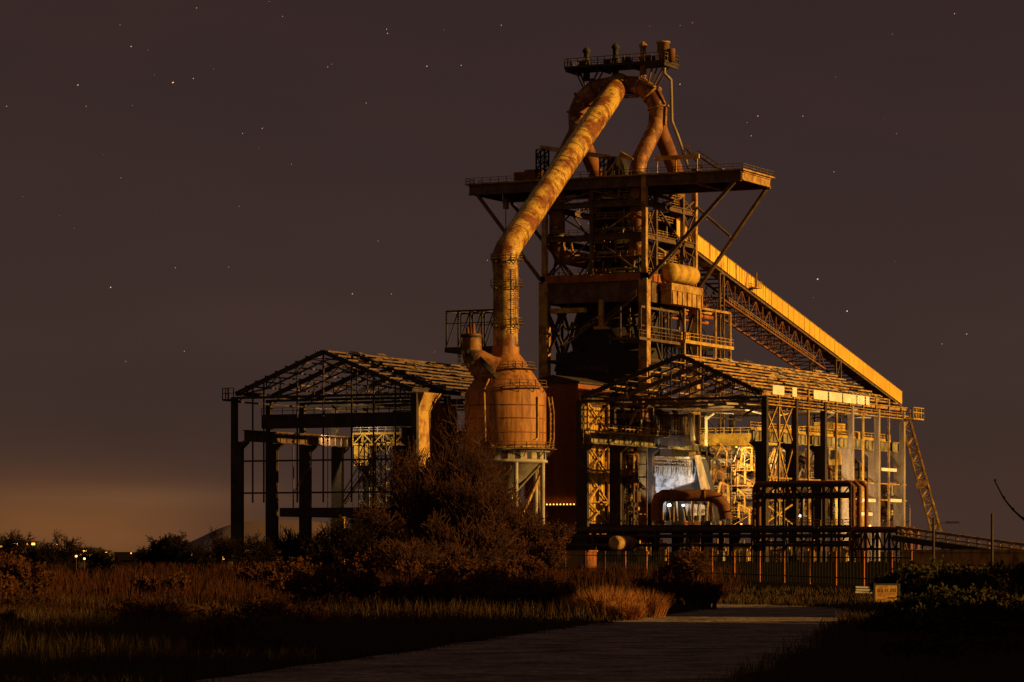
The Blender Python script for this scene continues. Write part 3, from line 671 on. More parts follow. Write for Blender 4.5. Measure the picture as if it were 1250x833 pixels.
# side walkway rails along the eave end
t=MB(); t.boxf(F,-3.4,0,84,91,EAVE-2.3,EAVE-2.0); t.rail([F.pt(-3.3,84,EAVE-2.0),F.pt(-3.3,91,EAVE-2),F.pt(0,91,EAVE-2)],2.4,1.7,.2); t.build('eave_platform',M['yellowsteel'],ch2)
t=MB(); t.rail([F.pt(-.9,0,EAVE-2.1),F.pt(-.9,84,EAVE-2.1)],1.2,4.2,.14); t.boxf(F,-1.0,-.6,0,84,EAVE-2.3,EAVE-2.1); t.build('eave_walkway',M['ochre'],ch2)
t=MB(); t.boxf(F,2,38,1,86,6.6,7.6); t.build('floor_deck',M['dark'],ch2)
t=MB(); t.boxf(F,2.9,4.3,1,86,26.95,27.2); t.boxf(F,2.8,2.9,1,86,26.9,27.5); t.rail([F.pt(2.9,1,27.2),F.pt(2.9,86,27.2)],1.3,2.1,.15); t.build('crane_walkway',M['yellowsteel'],ch2)
t=MB(); t.boxf(F,35.4,37,1,86,26.95,27.2); t.rail([F.pt(35.4,1,27.2),F.pt(35.4,86,27.2)],1.3,2.1,.15); t.build('crane_walkway',M['ochre'],ch2)
# left wall: ochre sheet with lattice bracing
t=MB(); t.boxf(F,40.1,40.3,1.2,11.6,8,EAVE-1.2)
for k in range(8): t.boxf(F,40.0,40.1,1.6+k*1.3,1.9+k*1.3,8,EAVE-1.2)
t.build('wall_sheet',M['yellowsteel'],ch2)
for za,zb_ in ((8,12.5),(12.5,18.5),(18.5,24.5),(27.2,EAVE-1)):
    t=MB(); 
    for v in (1.2,11.6): t.beam(F.pt(39.4,v,za),F.pt(39.4,v,zb_),.4)
    t.beam(F.pt(39.4,1.2,za),F.pt(39.4,11.6,zb_),.34); t.beam(F.pt(39.4,1.2,zb_),F.pt(39.4,11.6,za),.34); t.beam(F.pt(39.4,1.2,zb_),F.pt(39.4,11.6,zb_),.34); t.build('wall_brace',M['ochre'],ch2)
for v0_,v1_,z0_,z1_,m in ((30,52,28.5,33,'steel'),(54,60,8,22,'clad'),(62,80,9,24,'steel'),(18,28,8,18,'dark'),(34,44,8,23,'steel')):
    t=MB(); t.boxf(F,40.1,40.4,v0_,v1_,z0_,z1_); 
    for k in range(int((v1_-v0_)/2)): t.boxf(F,39.95,40.1,v0_+.5+2*k,v0_+.8+2*k,z0_,z1_)
    t.build('wall_sheet',M[m],ch2)
# upper control room on the left with barred windows, and the canopy over it
rm=thing('control_room',F.pt(36,36,27),'brown barred control room high inside right cast house under a pale canopy','cabin')
a0=F.at(787,0,v=36).xy; 
t=MB(); ua=(F.at(787,0,v=36)-F.o).dot(A); ub=(F.at(846,0,v=36)-F.o).dot(A); z0_,z1_=zat(540,700),zat(503,700); zw0,zw1=zat(529,700),zat(506,700)
t.boxf(F,ub,ua,36,36.4,z0_,zw0); t.boxf(F,ub,ua,36,36.4,zw1,z1_); t.boxf(F,ub,ub+1,36,36.4,zw0,zw1); t.boxf(F,ua-2,ua,36,36.4,zw0,zw1); t.boxf(F,(ua+ub)/2-.6,(ua+ub)/2+.4,36,36.4,zw0,zw1); t.boxf(F,ub,ua,40,40.3,z0_,z1_); t.boxf(F,ua-.3,ua,36.4,40,z0_,z1_); t.boxf(F,ub,ua,36,40.3,z0_-.4,z0_)
t.build('wall',M['steel'],rm)
for u_a,u_b in ((ub+1,(ua+ub)/2-.6),((ua+ub)/2+.4,ua-2)):
    t=MB()
    for k in range(6): x=u_a+(u_b-u_a)*(k+.5)/6; t.beam(F.pt(x,36.2,zw0),F.pt(x,36.2,zw1),.16)
    for k in range(3): z=zw0+(zw1-zw0)*(k+.7)/3.4; t.beam(F.pt(u_a,36.2,z),F.pt(u_b,36.2,z),.16)
    t.build('window_bars',M['ochre'],rm)
t=MB(); t.sheet(F.at(786,499,v=33),F.at(896,507,v=33)+UP*.2,F.at(896,505,v=46),F.at(790,497,v=46),.12); t.build('canopy',M['cream'],rm)
t=MB(); t.beam(F.at(846,538,v=36),F.at(842,505,v=36),.8); t.beam(F.at(862,545,v=36),F.at(862,508,v=36),.45); t.beam(F.at(862,512,v=36),F.at(872,505,v=36),.35); t.build('bracket',M['cream'],rm)
# whitewashed hood with bent cooling tubes
hd=thing('fume_hood',P(825,630,716),'bright white lit fume hood plate behind looped pipes in right cast house','hood')
poly=[(791,557),(846,558),(850,574),(847,588),(828,594),(814,599),(791,606)]
t=MB(); fr=[P(a,b,716) for a,b in poly]; bk=[p+Vector((3,6,0)) for p in fr]; n=len(poly)
t.add(fr+bk,[tuple(range(n-1,-1,-1)),tuple(range(n,2*n))]+[(i,(i+1)%n,n+(i+1)%n,n+i) for i in range(n)]); hb=t.build('hood_plate',M['white'],hd)
for i in range(9):
    x=797+i*5.4; t=MB(); t.tube([P(x,560,714),P(x,578+ (i%3)*1.5,714),P(x+1.6,581+(i%3)*1.5,714),P(x+2.8,578+(i%3)*1.5,714),P(x+2.8,562,714)],.17,8); t.build('cooling_tube',M['cream'],hd)
t=MB(); 
for y in (560,564,568): t.beam(P(794,y,713.4),P(845,y+1.5,713.4),.22)
t.build('tube_header',M['steel'],hd)
t=MB(); t.sheet(P(849,556,713),P(855,556,715),P(869,604,715),P(858,604,712),.3); t.build('side_plate',M['pale'],hd)
for q in (((764,615),(776,618),(789,636),(770,636)),((808,612),(813,612),(813,636),(806,636)),((836,615),(866,617),(862,629),(838,630))):
    t=MB(); t.sheet(*[P(a,b,716) for a,b in reversed(q)],.2); t.build('lower_plate',M['white'],hd)
t=MB(); t.sheet(*[P(a,b,717.5) for a,b in reversed(((772,560),(862,560),(884,636),(760,636)))],.2); t.build('back_plate',M['shell'],hd)
for k in range(10):
    x=791+k*9; t=MB(); t.beam(P(x,636,714.5),P(x+random.uniform(-3,3),random.uniform(600,625),714.5),.25); t.build('tie_bar',M[random.choice(['ochre','steel','cream'])],hd); t=MB(); t.sheet(P(782,562,714),P(791,560,713),P(792,594,712),P(787,596,714),.3); t.build('side_plate',M['cream'],hd)
t=MB(); t.sheet(P(783,590,711),P(793,598,711),P(793,601,709),P(783,595,709),.2); t.hexa([P(783,602,712),P(795,606,711),P(795,610,711),P(784,620,712),P(783,602,715),P(795,606,714),P(795,610,714),P(784,620,715)]); t.build('chute',M['dark'],hd)
# U shaped duct
ud=thing('exhaust_duct',P(840,634,686),'fat brown elbowed exhaust duct in front of the white hood','duct')
t=MB(); t.tube([P(802,636,686),P(802,616,686),P(804,609,686),P(811,605,686),P(866,605,686),P(876,609,686),P(883,617,686),P(886,634,686)],[1.25]*8,20); t.build('duct_body',M['rust'],ud)
for a in (819,860):
    t=MB(); t.tube([P(a-.8,605,686),P(a+.8,605,686)],1.45,20); t.build('flange',M['ochre'],ud)
for a in (822,846,868):
    t=MB(); t.beam(P(a,638,686),P(a,611,686),.3); t.build('stand',M['ochre'],ud)
# overhead crane, right house
cr=thing('overhead_crane',F.pt(20,60,26.9),'bright yellow railed overhead crane spanning the right cast house','crane')
for v in (58,63):
    t=MB(); t.boxf(F,2.2,37.8,v,v+1.2,25.7,28.4)
    for k in range(18): t.boxf(F,2.8+2*k,2.95+2*k,v-.06,v,25.7,28.4)
    t.build('bridge_girder',M['yellowsteel'],cr)
t=MB(); t.rail([F.pt(2.2,57.5,28.4),F.pt(37.8,57.5,28.4)],1.25,2,.15); t.boxf(F,2.2,37.8,57.2,58,28.2,28.4); t.build('handrail',M['yellowsteel'],cr)
t=MB(); t.boxf(F,6,10.5,57.6,65,28.5,30.6); t.build('trolley',M['yellowsteel'],cr)
t=MB(); t.boxf(F,3.5,6.2,55.2,58,21,24.9); t.build('cab',M['yellowsteel'],cr)
t=MB(); t.boxf(F,4.0,5.8,55.1,55.2,22.3,24.2); t.build('cab_window',M['black'],cr)
t=MB(); t.stair(F.pt(10,56,22),F.pt(5,56,27),1,B); t.build('stair',M['ochre'],cr)

# steelwork towers, tanks and platforms inside the right house
PAL=['ochre','steel','cream','rust','ochre','dark','steel','steel']
def process_frame(px0,px1,d,z0,z1,label,seed,dep=5):
    rr=random.Random(seed); p0,p1=P(px0,HY,d),P(px1,HY,d); p0.z=p1.z=0
    G=Frame(p1.x,p1.y); w=(p1-p0).length/ math.cos(T)*.97
    th=thing('steel_frame',G.pt(w/2,dep/2,z0),label,'steelwork')
    n=max(1,int(w/3.2)); 
    for i in range(n+1):
        for v in (0,dep):
            t=MB(); t.beam(G.pt(w*i/n,v,z0),G.pt(w*i/n,v,z1-rr.uniform(0,3)),.22); t.build('post',M[rr.choice(PAL)],th)
    k=max(2,int((z1-z0)/2.7))
    for j in range(1,k+1):
        z=z0+(z1-z0)*j/k-rr.uniform(0,.5); m=M[rr.choice(PAL)]
        t=MB(); t.beam(G.pt(0,0,z),G.pt(w,0,z),.22); t.beam(G.pt(0,dep,z),G.pt(w,dep,z),.22)
        if rr.random()<.5: t.boxf(G,0,w*rr.uniform(.4,.9),1.2,dep-.2,z-.25,z-.05)
        t.build('floor',m,th)
        if rr.random()<.8:
            t=MB(); t.rail([G.pt(0,0,z),G.pt(w,0,z)],1.2,1.8,.13); t.build('handrail',M[rr.choice(['ochre','cream','yellowsteel','steel'])],th)
        for q in range(5):
            u=rr.uniform(0,w-1.2); kind=rr.choice(['tank','pipe','box','pipe','duct'])
            t=MB()
            if kind=='tank': c=G.pt(u+.8,dep*.4,0); t.lathe(c.x,c.y,[(.05,z),(rr.uniform(.6,1.1),z+.01),(rr.uniform(.6,1.1),z+2),(.05,z+2.5)],14)
            elif kind=='pipe': t.tube([G.pt(u,-.4,z-3),G.pt(u,-.4,z+rr.uniform(0,2)),G.pt(u+rr.uniform(.8,2.5),-.4,z+2),G.pt(u+2.5,-.4,z-1)],rr.choice([.18,.26,.35]),8)
            elif kind=='duct': t.tube([G.pt(u,1,z+1),G.pt(min(w,u+4),1,z+1)],rr.uniform(.4,.7),12)
            else: t.boxf(G,u,u+rr.uniform(.7,2),.4,2,z,z+rr.uniform(.7,1.9))
            t.build({'tank':'tank','pipe':'pipe','duct':'duct','box':'cabinet'}[kind],M[rr.choice(PAL+['ochre','yellowsteel','cream'])],th)
    if rr.random()<.9:
        t=MB()
        for j in range(k): 
            a,b=(0,w) if j%2 else (w,0); t.beam(G.pt(a,-.2,z0+(z1-z0)*j/k),G.pt(b,-.2,z0+(z1-z0)*(j+1)/k),.14)
        t.build('brace',M[rr.choice(PAL)],th)
    return th
process_frame(752,778,700,7.6,24,'tall narrow steel frame of platforms left of the white hood',11)
process_frame(752,786,704,28,33.8,'high steel frame level with control room at its left end',12)
process_frame(868,893,722,7.6,24,'steel frame of pipes between white hood and near corner column',13)
process_frame(893,922,712,7.6,23,'steel frame with white railing just left of near corner column',14)
process_frame(938,962,716,7.6,23,'pipe hung steel frame behind the first crossed braces of the side wall',15)
process_frame(964,1000,726,7.6,21.5,'broad steel frame of platforms in middle of right cast house side',16)
process_frame(1004,1030,738,7.6,19,'lower steel frame seen left of the first pale column',17)
process_frame(1042,1062,742,7.6,17,'small steel frame between the two nearest pale columns',18)
process_frame(1072,1094,750,7.6,16,'small steel frame between the two farthest pale columns',19)
process_frame(716,742,720,7.6,20,'dim steel frame seen through the leftmost braced wall bay',20)
process_frame(940,990,750,8,24,'deep set broad steel frame behind the overhead crane',21,8)
process_frame(1005,1060,770,8,22,'deep set steel frame far back behind the pale columns',22,8)
process_frame(868,925,748,8,26,'deep set tall steel frame right of the fume hood',23,8)
process_frame(1070,1100,765,6,13,'low deep set steel frame at the far end of the cast house',24,6)
# roof space pipes and beams under right house roof
for k in range(16):
    v=random.uniform(6,80); t=MB(); u=random.uniform(4,34)
    if k%2: t.beam(F.pt(u,v,EAVE-1-random.random()*2),F.pt(u-random.uniform(3,10),v+random.uniform(-4,10),EAVE-1+random.uniform(-2,2.5)),.35)
    else: t.sheet(F.pt(u,v,EAVE+.5),F.pt(u-4,v,EAVE+1.0),F.pt(u-4,v+5,EAVE-.3),F.pt(u,v+5,EAVE-1),.08)
    t.build('hanging_sheet' if k%2==0 else 'loose_beam',M[random.choice(['cream','ochre','roofsheet','steel'])],ch2)
t=MB(); t.tube([F.pt(22,24,33.0),F.pt(1.5,60,33.0)],.5,10); t.tube([F.pt(12,4,32.6),F.pt(3,70,32.6)],.4,10); t.build('pipe',M['cream'],ch2)

# ================================================================ red brown clad building between the vessel and right house
BF=Frame(*P(706,0,694).xy); wB=(BF.o-BF.at(640,0,v=0)); wB.z=0; wB=wB.length
cb=thing('clad_building',BF.pt(wB/2,8,0),'tall red brown clad building standing between the dust catcher and right cast house','building')
zt=zat(468,694); zb=zat(606,694)
t=MB(); t.boxf(BF,0,wB,0,16,zb,zt)
for k in range(16): t.boxf(BF,wB*k/16,wB*k/16+.12,-.06,0,zb,zt)
t.build('wall',M['clad'],cb)
t=MB(); t.hexa([BF.pt(-.5,-.5,zt),BF.pt(wB*.45,-.5,zt),BF.pt(wB*.45,16.5,zt),BF.pt(-.5,16.5,zt),BF.pt(-.5,-.5,zt+.4),BF.pt(wB*.45,-.5,zt+1.9),BF.pt(wB*.45,16.5,zt+1.9),BF.pt(-.5,16.5,zt+.4)])
t.hexa([BF.pt(wB*.45,-.5,zt),BF.pt(wB,-.5,zt),BF.pt(wB,16.5,zt),BF.pt(wB*.45,16.5,zt),BF.pt(wB*.45,-.5,zt+1.9),BF.pt(wB,-.5,zt+.4),BF.pt(wB,16.5,zt+.4),BF.pt(wB*.45,16.5,zt+1.9)]); t.build('roof',M['dark'],cb)
t=MB(); t.boxf(BF,.3,wB-.3,.3,15,5,zb-.003); t.build('base_wall',M['clad'],cb)
t=MB(); t.boxf(BF,-.15,wB,-.9,-.05,zb-2.4,zb-2.0); t.build('ledge',M['steel'],cb)
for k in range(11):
    t=MB(); t.box(BF.pt(.8+k*(wB-4)/11,-.5,zb-1.7),.26,.3,.24); t.build('light_dot',M['windowlit'],cb)  # glowing boxes stand in for a row of light dots, not known lamps
t=MB(); t.boxf(BF,.5,wB,.5,15,0,5); t.build('plinth',M['dark'],cb)
t=MB(); t.tube([BF.pt(-.5,-.2,zb+6),BF.pt(-.5,-.2,zt-2)],.2,8); t.build('down_pipe',M['ochre'],cb)

# ================================================================ inclined conveyor gallery
s0,s1=P(826,267.5,728),P(1101,478.5,950)
cv=thing('conveyor_gallery',P(990,640,840),'long yellow clad conveyor gallery sloping down right from the furnace','conveyor')
dv=(s1-s0); dh=Vector((dv.x,dv.y,0)).normalized(); sd=Vector((dh.y,-dh.x,0))   # sd: right side
hh=3.5; wdt=4.4
def gal(t0,t1,off_r,off_l,zt,zb):
    a,b=s0+dv*t0,s0+dv*t1
    return [a+sd*off_r-UP*zb,a+sd*off_l-UP*zb,b+sd*off_l-UP*zb,b+sd*off_r-UP*zb,a+sd*off_r-UP*zt,a+sd*off_l-UP*zt,b+sd*off_l-UP*zt,b+sd*off_r-UP*zt]
t=MB(); t.hexa(gal(0,.36,0,-.15,0,hh)); t.build('side_cladding',M['streaky'],cv)
t=MB(); t.hexa(gal(.3602,.66,0,-.15,0,hh)); t.build('side_cladding',M['yellow'],cv)
t=MB(); t.hexa(gal(.6602,1,.05,-.15,0,hh+.1)); t.build('side_cladding',M['yellow'],cv)
for k in range(1,42):
    a=s0+dv*(k/42)+sd*.03; t=MB(); t.beam(a-UP*.05,a-UP*(hh-.05),.12); t.build('panel_joint',M['yellow' if k%3 else 'rust'],cv)
t=MB(); t.hexa(gal(0,1,-wdt,-wdt-.15,0,hh)); t.build('side_cladding',M['rust'],cv)
t=MB(); t.hexa(gal(0,1,.12,-wdt-.3,-.12,-.01)); t.build('roof',M['ochre'],cv)
t=MB(); t.hexa(gal(0,1,-.16,-wdt+.01,hh-.2,hh-.05)); t.build('floor',M['rust'],cv)
t=MB(); t.hexa(gal(.999,1,-.16,-wdt+.01,.05,hh-.25)); t.build('end_wall',M['rust'],cv)
for k in range(46):
    tt=(k+.5)/46; a=s0+dv*tt-UP*(hh+.25); t=MB(); t.beam(a+sd*.0,a-sd*(wdt+3.2),.22,.4); t.build('cross_member',M['rust'],cv)
t=MB()
for o in (-.1,-wdt-3.1): t.beam(s0+dv*0+sd*o-UP*(hh+.7),s1+sd*o-UP*(hh+.7),.35,.5)
t.build('bottom_beam',M['steel'],cv)
# trussed walkway under the upper part
for o in (-1.0,-8.0):
    t=MB(); n=16; ta,tb_=.17,.615
    lo=[]
    for i in range(n+1):
        x=i/n; tt=ta+(tb_-ta)*x; dep=5.4-1.0*x
        a=s0+dv*tt+sd*o-UP*(hh+.9); b=a-UP*dep; lo.append((a,b))
    for i in range(n):
        (a,b),(c,e_)=lo[i],lo[i+1]; t.beam(b,e_,.42); t.beam(a,b,.24); t.beam(a,e_,.22) if i%2 else t.beam(b,c,.22)
    t.build('support_truss',M['rust'],cv)
    if o==-1.0: L0=lo
    else:
        t=MB()
        for (a,b),(c,e_) in zip(L0,lo): t.beam(b,e_,.3); 
        for i in range(n): t.beam(L0[i][1],lo[i+1][1],.2)
        t.build('truss_cross_frame',M['rust'],cv)
t=MB(); t.rail([x[1]+sd*.4 for x in L0[1:15]],1.1,2.5,.12); t.build('walkway_rail',M['ochre'],cv)
# trestles
for tt,z_,w in ((.16,0,3.5),(.66,0,5.5)):
    a=s0+dv*tt-UP*(hh+1.2); t=MB()
    for o in (0,-wdt-2.6):
        p=a+sd*o; t.lattice(Vector((p.x,p.y,0))-dh*w/2-sd*0,p-dh*w/2,dh*w,9,.45,.25)
    t.build('trestle',M['steel'],cv)
    t=MB()
    for j in range(7):
        z=a.z*(j+1)/7; p=Vector((a.x,a.y,z)); t.beam(p,p-sd*(wdt+2.6),.3); 
        if j<6: t.beam(p,Vector((a.x,a.y,a.z*(j+2)/7))-sd*(wdt+2.6),.25)
    t.build('trestle_brace',M['steel'],cv)
# landing on the gallery side, and tower top clutter near the truss head
a=s0+dv*.275; t=MB(); t.boxf(Frame(a.x,a.y),-2.0,.0,-2,2,a.z-3.0,a.z-2.8); t.rail([a+sd*2-dh*2-UP*2.8,a+sd*2+dh*2-UP*2.8],1.4,1.3,.16); t.beam(a+sd*1.2-UP*3,a+sd*1.2+UP*.8,.4); t.build('landing',M['ochre'],cv)
# raking lattice leg under the far end
ll=thing('raking_leg',P(1143,650,880),'leaning lattice steel leg right of the right cast house','steelwork')
t=MB(); p_,q_=P(1137,650,880),P(1099,512,905); t.mast(p_,q_,Vector((2.4,0,.4)),Vector((.6,2.6,0)),13,.34,.22); t.build('lattice_leg',M['ochre'],ll)
t=MB(); t.hexa([P(1118,590,878),P(1132,586,878),P(1133,592,878),P(1119,597,878),P(1118,590,884),P(1132,586,884),P(1133,592,884),P(1119,597,884)]); t.build('joint_plate',M['ochre'],ll)

# ================================================================ pipe racks in front
def rack(pxl,pxr,d,ztop,label,m1,lev,nv=6,vp=3):
    p=P(pxr,HY,d); G=Frame(p.x,p.y); w=(G.at(pxl,HY,v=0)-G.o); w.z=0; w=w.length
    th=thing('pipe_rack',G.pt(w/2,2,0),label,'pipe rack')
    for i in range(nv+1):
        for v in (0,4.5):
            t=MB(); t.beam(G.pt(w*i/nv,v,0),G.pt(w*i/nv,v,ztop),.42); t.build('post',M[m1],th)
    for z in lev:
        t=MB(); t.beam(G.pt(0,0,z),G.pt(w,0,z),.4,.45); t.beam(G.pt(0,4.5,z),G.pt(w,4.5,z),.4,.45)
        for i in range(nv+1): t.beam(G.pt(w*i/nv,0,z),G.pt(w*i/nv,4.5,z),.3)
        t.build('beam',M[m1],th)
    for a,b in zip(lev[:-1],lev[1:]):
        if b-a>5: continue
        t=MB(); n=nv*2
        for i in range(n): t.beam(G.pt(w*i/n,0,a if i%2 else b),G.pt(w*(i+1)/n,0,b if i%2 else a),.24)
        t.build('brace',M[m1],th)
    for k,v in enumerate((.6,1.7,3.2)):
        z=lev[-1]+.6; t=MB(); t.tube([G.pt(w+.8,v,1),G.pt(w+.8,v,z-1),G.pt(w+.2,v,z),G.pt(.5-k*.9,v,z),G.pt(-.4-k*.9,v,z-.9),G.pt(-.4-k*.9,v,0)],.42,12); t.build('pipe',M['rust'],th)
    for k,z in enumerate(lev[1:-1]):
        t=MB(); t.tube([G.pt(-1,2.4,z+.6),G.pt(w+1,2.4,z+.6)],.38,10); t.build('pipe',M['dark'],th)
    return th
rack(924,1038,646,15.4,'dark braced pipe rack with bent rust pipes before right cast house corner','dark',(4.0,6.4,12.9,15.2),5)
rack(1042,1100,634,6.2,'low pipe rack with orange vertical pipes at right end of yard','dark',(2.6,6.0),4)
pr=thing('pipe_run',P(800,668,640),'long low run of dark pipes on trestles in front of cast house floor','pipes')
G=Frame(*P(1040,0,641).xy); w=(G.at(668,HY,v=0)-G.o); w.z=0; w=w.length
for z,r in ((6.4,.55),(5.2,.4),(3.4,.35)):
    t=MB(); t.tube([G.pt(-2,0,z),G.pt(w,0,z)],r,10); t.build('pipe',M['dark'],pr)
for i in range(10):
    t=MB(); t.beam(G.pt(w*i/9.5,-.5,0),G.pt(w*i/9.5,-.5,7),.36); t.beam(G.pt(w*i/9.5,.8,0),G.pt(w*i/9.5,.8,7),.36); t.beam(G.pt(w*i/9.5,-.5,4.6),G.pt(w*i/9.5,.8,4.6),.3); t.build('trestle',M['dark'],pr)
t=MB(); t.boxf(G,14,w,1.5,3.5,5.8,7.2); t.build('walkway',M['dark'],pr)
t=MB(); t.rail([G.pt(0,1.2,7.2),G.pt(14,1.2,7.2)],1.2,2.4,.16); t.build('handrail',M['ochre'],pr)
# ground-level plant behind the fence
dr=thing('drum',P(762,672,655),'ochre horizontal drum on a cradle low behind the fence','drum')
a_,b_=P(751,663,655),P(771,664,662); dd=(b_-a_).normalized(); t=MB(); t.tube([a_-dd*.3,a_,b_,b_+dd*.3],[1.0,1.45,1.45,1.0],20); t.build('drum_shell',M['ochre'],dr)
for k in (.2,.5,.8):
    p=a_.lerp(b_,k); t=MB(); t.tube([p-dd*.1,p+dd*.1],1.55,20); t.build('hoop',M['rust'],dr)
t=MB(); t.box(a_.lerp(b_,.25)-UP*2,1,1,2); t.box(a_.lerp(b_,.75)-UP*2,1,1,2); t.build('cradle',M['steel'],dr)
LB=['small lit pump set with pipe stubs beside the ochre drum','narrow lit pump set under pipe run left of centre','squat lit pump set below the floor deck in the middle','lit pump set with tall stub below near corner column','lit pump set below dark pipe rack left half','lit pump set below dark pipe rack right half','lit pump set left of low pipe rack','last lit pump set at right end by low rack']
for k,(px,wd_) in enumerate(((784,9),(806,8),(840,14),(872,16),(905,13),(948,18),(985,18),(1025,16))):
    rr=random.Random(40+k); p=P(px,HY,668+k); p.z=0; G2=Frame(p.x,p.y); th=thing('pump_set',p,LB[k],'machinery')
    ww=wd_*.16
    for j in range(5):
        u=-ww/2+ww*j/4; t=MB(); t.beam(G2.pt(u,0,0),G2.pt(u,0,rr.uniform(1.5,5)),rr.choice([.2,.35,.5])); t.build('stand',M[rr.choice(['ochre','cream','yellowsteel'])],th)
    t=MB(); t.tube([G2.pt(-ww,0,rr.uniform(1.6,3)),G2.pt(ww*.6,0,rr.uniform(2,3.6)),G2.pt(ww,0,1.2)],.3,10); t.build('pipe',M[rr.choice(['cream','ochre'])],th)
    t=MB(); t.boxf(G2,-ww*.6,ww*.3,.5,2,.2,rr.uniform(1.4,2.6)); t.build('casing',M[rr.choice(['cream','yellowsteel','ochre'])],th)
    t=MB(); t.lattice(G2.pt(-ww,1,1.4),G2.pt(ww,1,1.4),UP*2.4,5,.2,.16); t.build('frame',M['ochre'],th)

# rusty skip behind the fence
t=MB(); a=P(700,0,352); K=Frame(a.x+1.6,a.y); t.boxf(K,0,3.4,0,2.2,.1,2.1); t.boxf(K,-.1,3.5,-.1,2.3,2.1,2.3)
for k in range(4): t.boxf(K,.1+k*1.05,.25+k*1.05,-.12,0,.1,2.1)
t.top('skip',M['rustbright'],'rust orange steel skip standing behind left end of the fence','skip')

# ================================================================ fence, poles, sign, barrier
fa,fb=gp(640,697),gp(1112,719)
fdir=(fb-fa); fl_=fdir.length; fdir.normalize()
fe=thing('fence',fa.lerp(fb,.5),'dark steel palisade fence with orange lit posts across the yard front','fence')
def fpt(px):
    k=((px-CX)*fa.y-FOC*fa.x)/(FOC*fdir.x-(px-CX)*fdir.y); return fa+fdir*k
for px in (662,690,714,738,763,789,815,841,869,896,927,957,988,1020,1054,1088,1112):
    p=fpt(px); t=MB(); t.boxf(Frame(p.x,p.y),-.07,.07,-.07,.07,0,2.15); t.boxf(Frame(p.x,p.y),-.09,.09,-.09,.09,2.15,2.2); t.build('post',M['rustbright'],fe)
t=MB()
n=int(fl_/.9)
for i in range(n):
    p=fa+fdir*(i*.9); t.beam(p+UP*.1,p+UP*2.2,.035)
t.build('pales',M['black'],fe)
for z in (.5,1.8):
    t=MB(); t.beam(fa+UP*z,fb+UP*z,.06,.08); t.build('fence_rail',M['dark'],fe)
f2=thing('fence',gp(1180,708),'far palisade fence running right from the low pipe rack','fence')
a,b=gp(1100,694),gp(1262,697); dd=(b-a).normalized(); t=MB()
for i in range(int((b-a).length/.4)): t.beam(a+dd*i*.4,a+dd*i*.4+UP*2.4,.13)
t.build('pales',M['ochre'],f2)
t=MB(); t.beam(a+UP*2,b+UP*2,.1); t.beam(a+UP*.5,b+UP*.5,.1); t.build('fence_rail',M['dark'],f2)
for px,pyb,pyt,lab in ((1139.5,699,632,'slim dark lamp post left of the leaning pole pair with a short flat head'),(1211,700,627,'bare dark post standing alone near right edge')):
    p=gp(px,pyb); z=zat(pyt,p.y); t=MB(); t.tube([p,p+UP*z],[.16,.12],8)
    th=thing('post',p,lab,'post'); t.build('pole',M['dark'],th)
    if px<1200:
        q=P(1163,638,p.y); tt=MB(); tt.box(q,1.35,.35,.22); tt.build('lamp_head',M['dark'],th); tt=MB(); tt.tube([p+UP*(z-.05),P(1150,638.4,p.y),q],.022,6); tt.build('arm',M['dark'],th)
# sign
sg=thing('sign_board',gp(1082,738),'faded yellow warning board in a dark frame on verge right of road end','sign')
p=gp(1082,738); S=Frame(p.x,p.y); cth=Vector((1,.28,0)).normalized(); nrm=Vector((cth.y,-cth.x,0)); nrm = nrm if nrm.y<0 else -nrm
def SP(x,z,o=0): return p+cth*x+UP*z+nrm*o
def sb(x0,x1,z0,z1,o0,o1): return [SP(x0,z0,o0),SP(x1,z0,o0),SP(x1,z0,o1),SP(x0,z0,o1),SP(x0,z1,o0),SP(x1,z1,o0),SP(x1,z1,o1),SP(x0,z1,o1)]
mp=p.y/FOC
t=MB(); t.hexa(sb(-.50,.50,.10,.79,0,.03)); board=t.build('board',M['sign'],sg)
t=MB(); t.hexa(sb(-.56,.56,.79,.86,-.02,.05)); t.hexa(sb(-.56,.56,.03,.10,-.02,.05)); t.hexa(sb(-.58,-.50,.03,.86,-.021,.051)); t.hexa(sb(.50,.60,.03,.86,-.021,.051)); t.build('frame',M['black'],sg)
for x in (-.45,.45):
    t=MB(); t.hexa(sb(x-.03,x+.03,0,.7,-.08,-.022)); t.build('leg',M['black'],sg)
SEG={'0':'abcdef','1':'bc','2':'abged','3':'abgcd','.':''}
def glyph(t,ch,x,z,w,h,s):
    seg=dict(a=(0,w,h-s,h),g=(0,w,h/2-s/2,h/2+s/2),d=(0,w,0,s),f=(0,s,h/2,h),e=(0,s,0,h/2),b=(w-s,w,h/2,h),c=(w-s,w,0,h/2))
    if ch=='.': t.hexa(sb(x,x+s,z,z+s,.032,.036)); return x+s+.03
    if ch=='1': t.hexa(sb(x+.02,x+.02+s,z,z+h,.032,.036)); return x+s+.07
    for c in SEG[ch]:
        a,b,c0,d0=seg[c]; k=.0005*ord(c)%.003; t.hexa(sb(x+a,x+b,z+c0,z+d0,.032,.035+k))
    return x+w+.035
t=MB(); x=-.40
for ch in '03.11.20': x=glyph(t,ch,x,.50,.095,.15,.028)
t.build('lettering',M['ink'],board)
t=MB()
for z,x0,x1 in ((.71,-.38,.0),(.42,-.40,.38),(.345,-.42,-.05),(.24,-.05,.40),(.185,-.40,-.02)):
    xx=x0
    while xx<x1: 
        ww=random.uniform(.03,.08); t.hexa(sb(xx,xx+ww,z,z+.022,.032,.035)); xx+=ww+.025
t.build('small_print',M['ink'],board)
t=MB(); t.hexa(sb(.05,.30,.26,.30,.032,.036)); t.hexa([SP(.22,.22,.032),SP(.46,.28,.032),SP(.46,.28,.037),SP(.22,.22,.037),SP(.22,.27,.032),SP(.46,.32,.032),SP(.46,.32,.037),SP(.22,.27,.037)]); t.build('printed_mark',M['ink'],board)
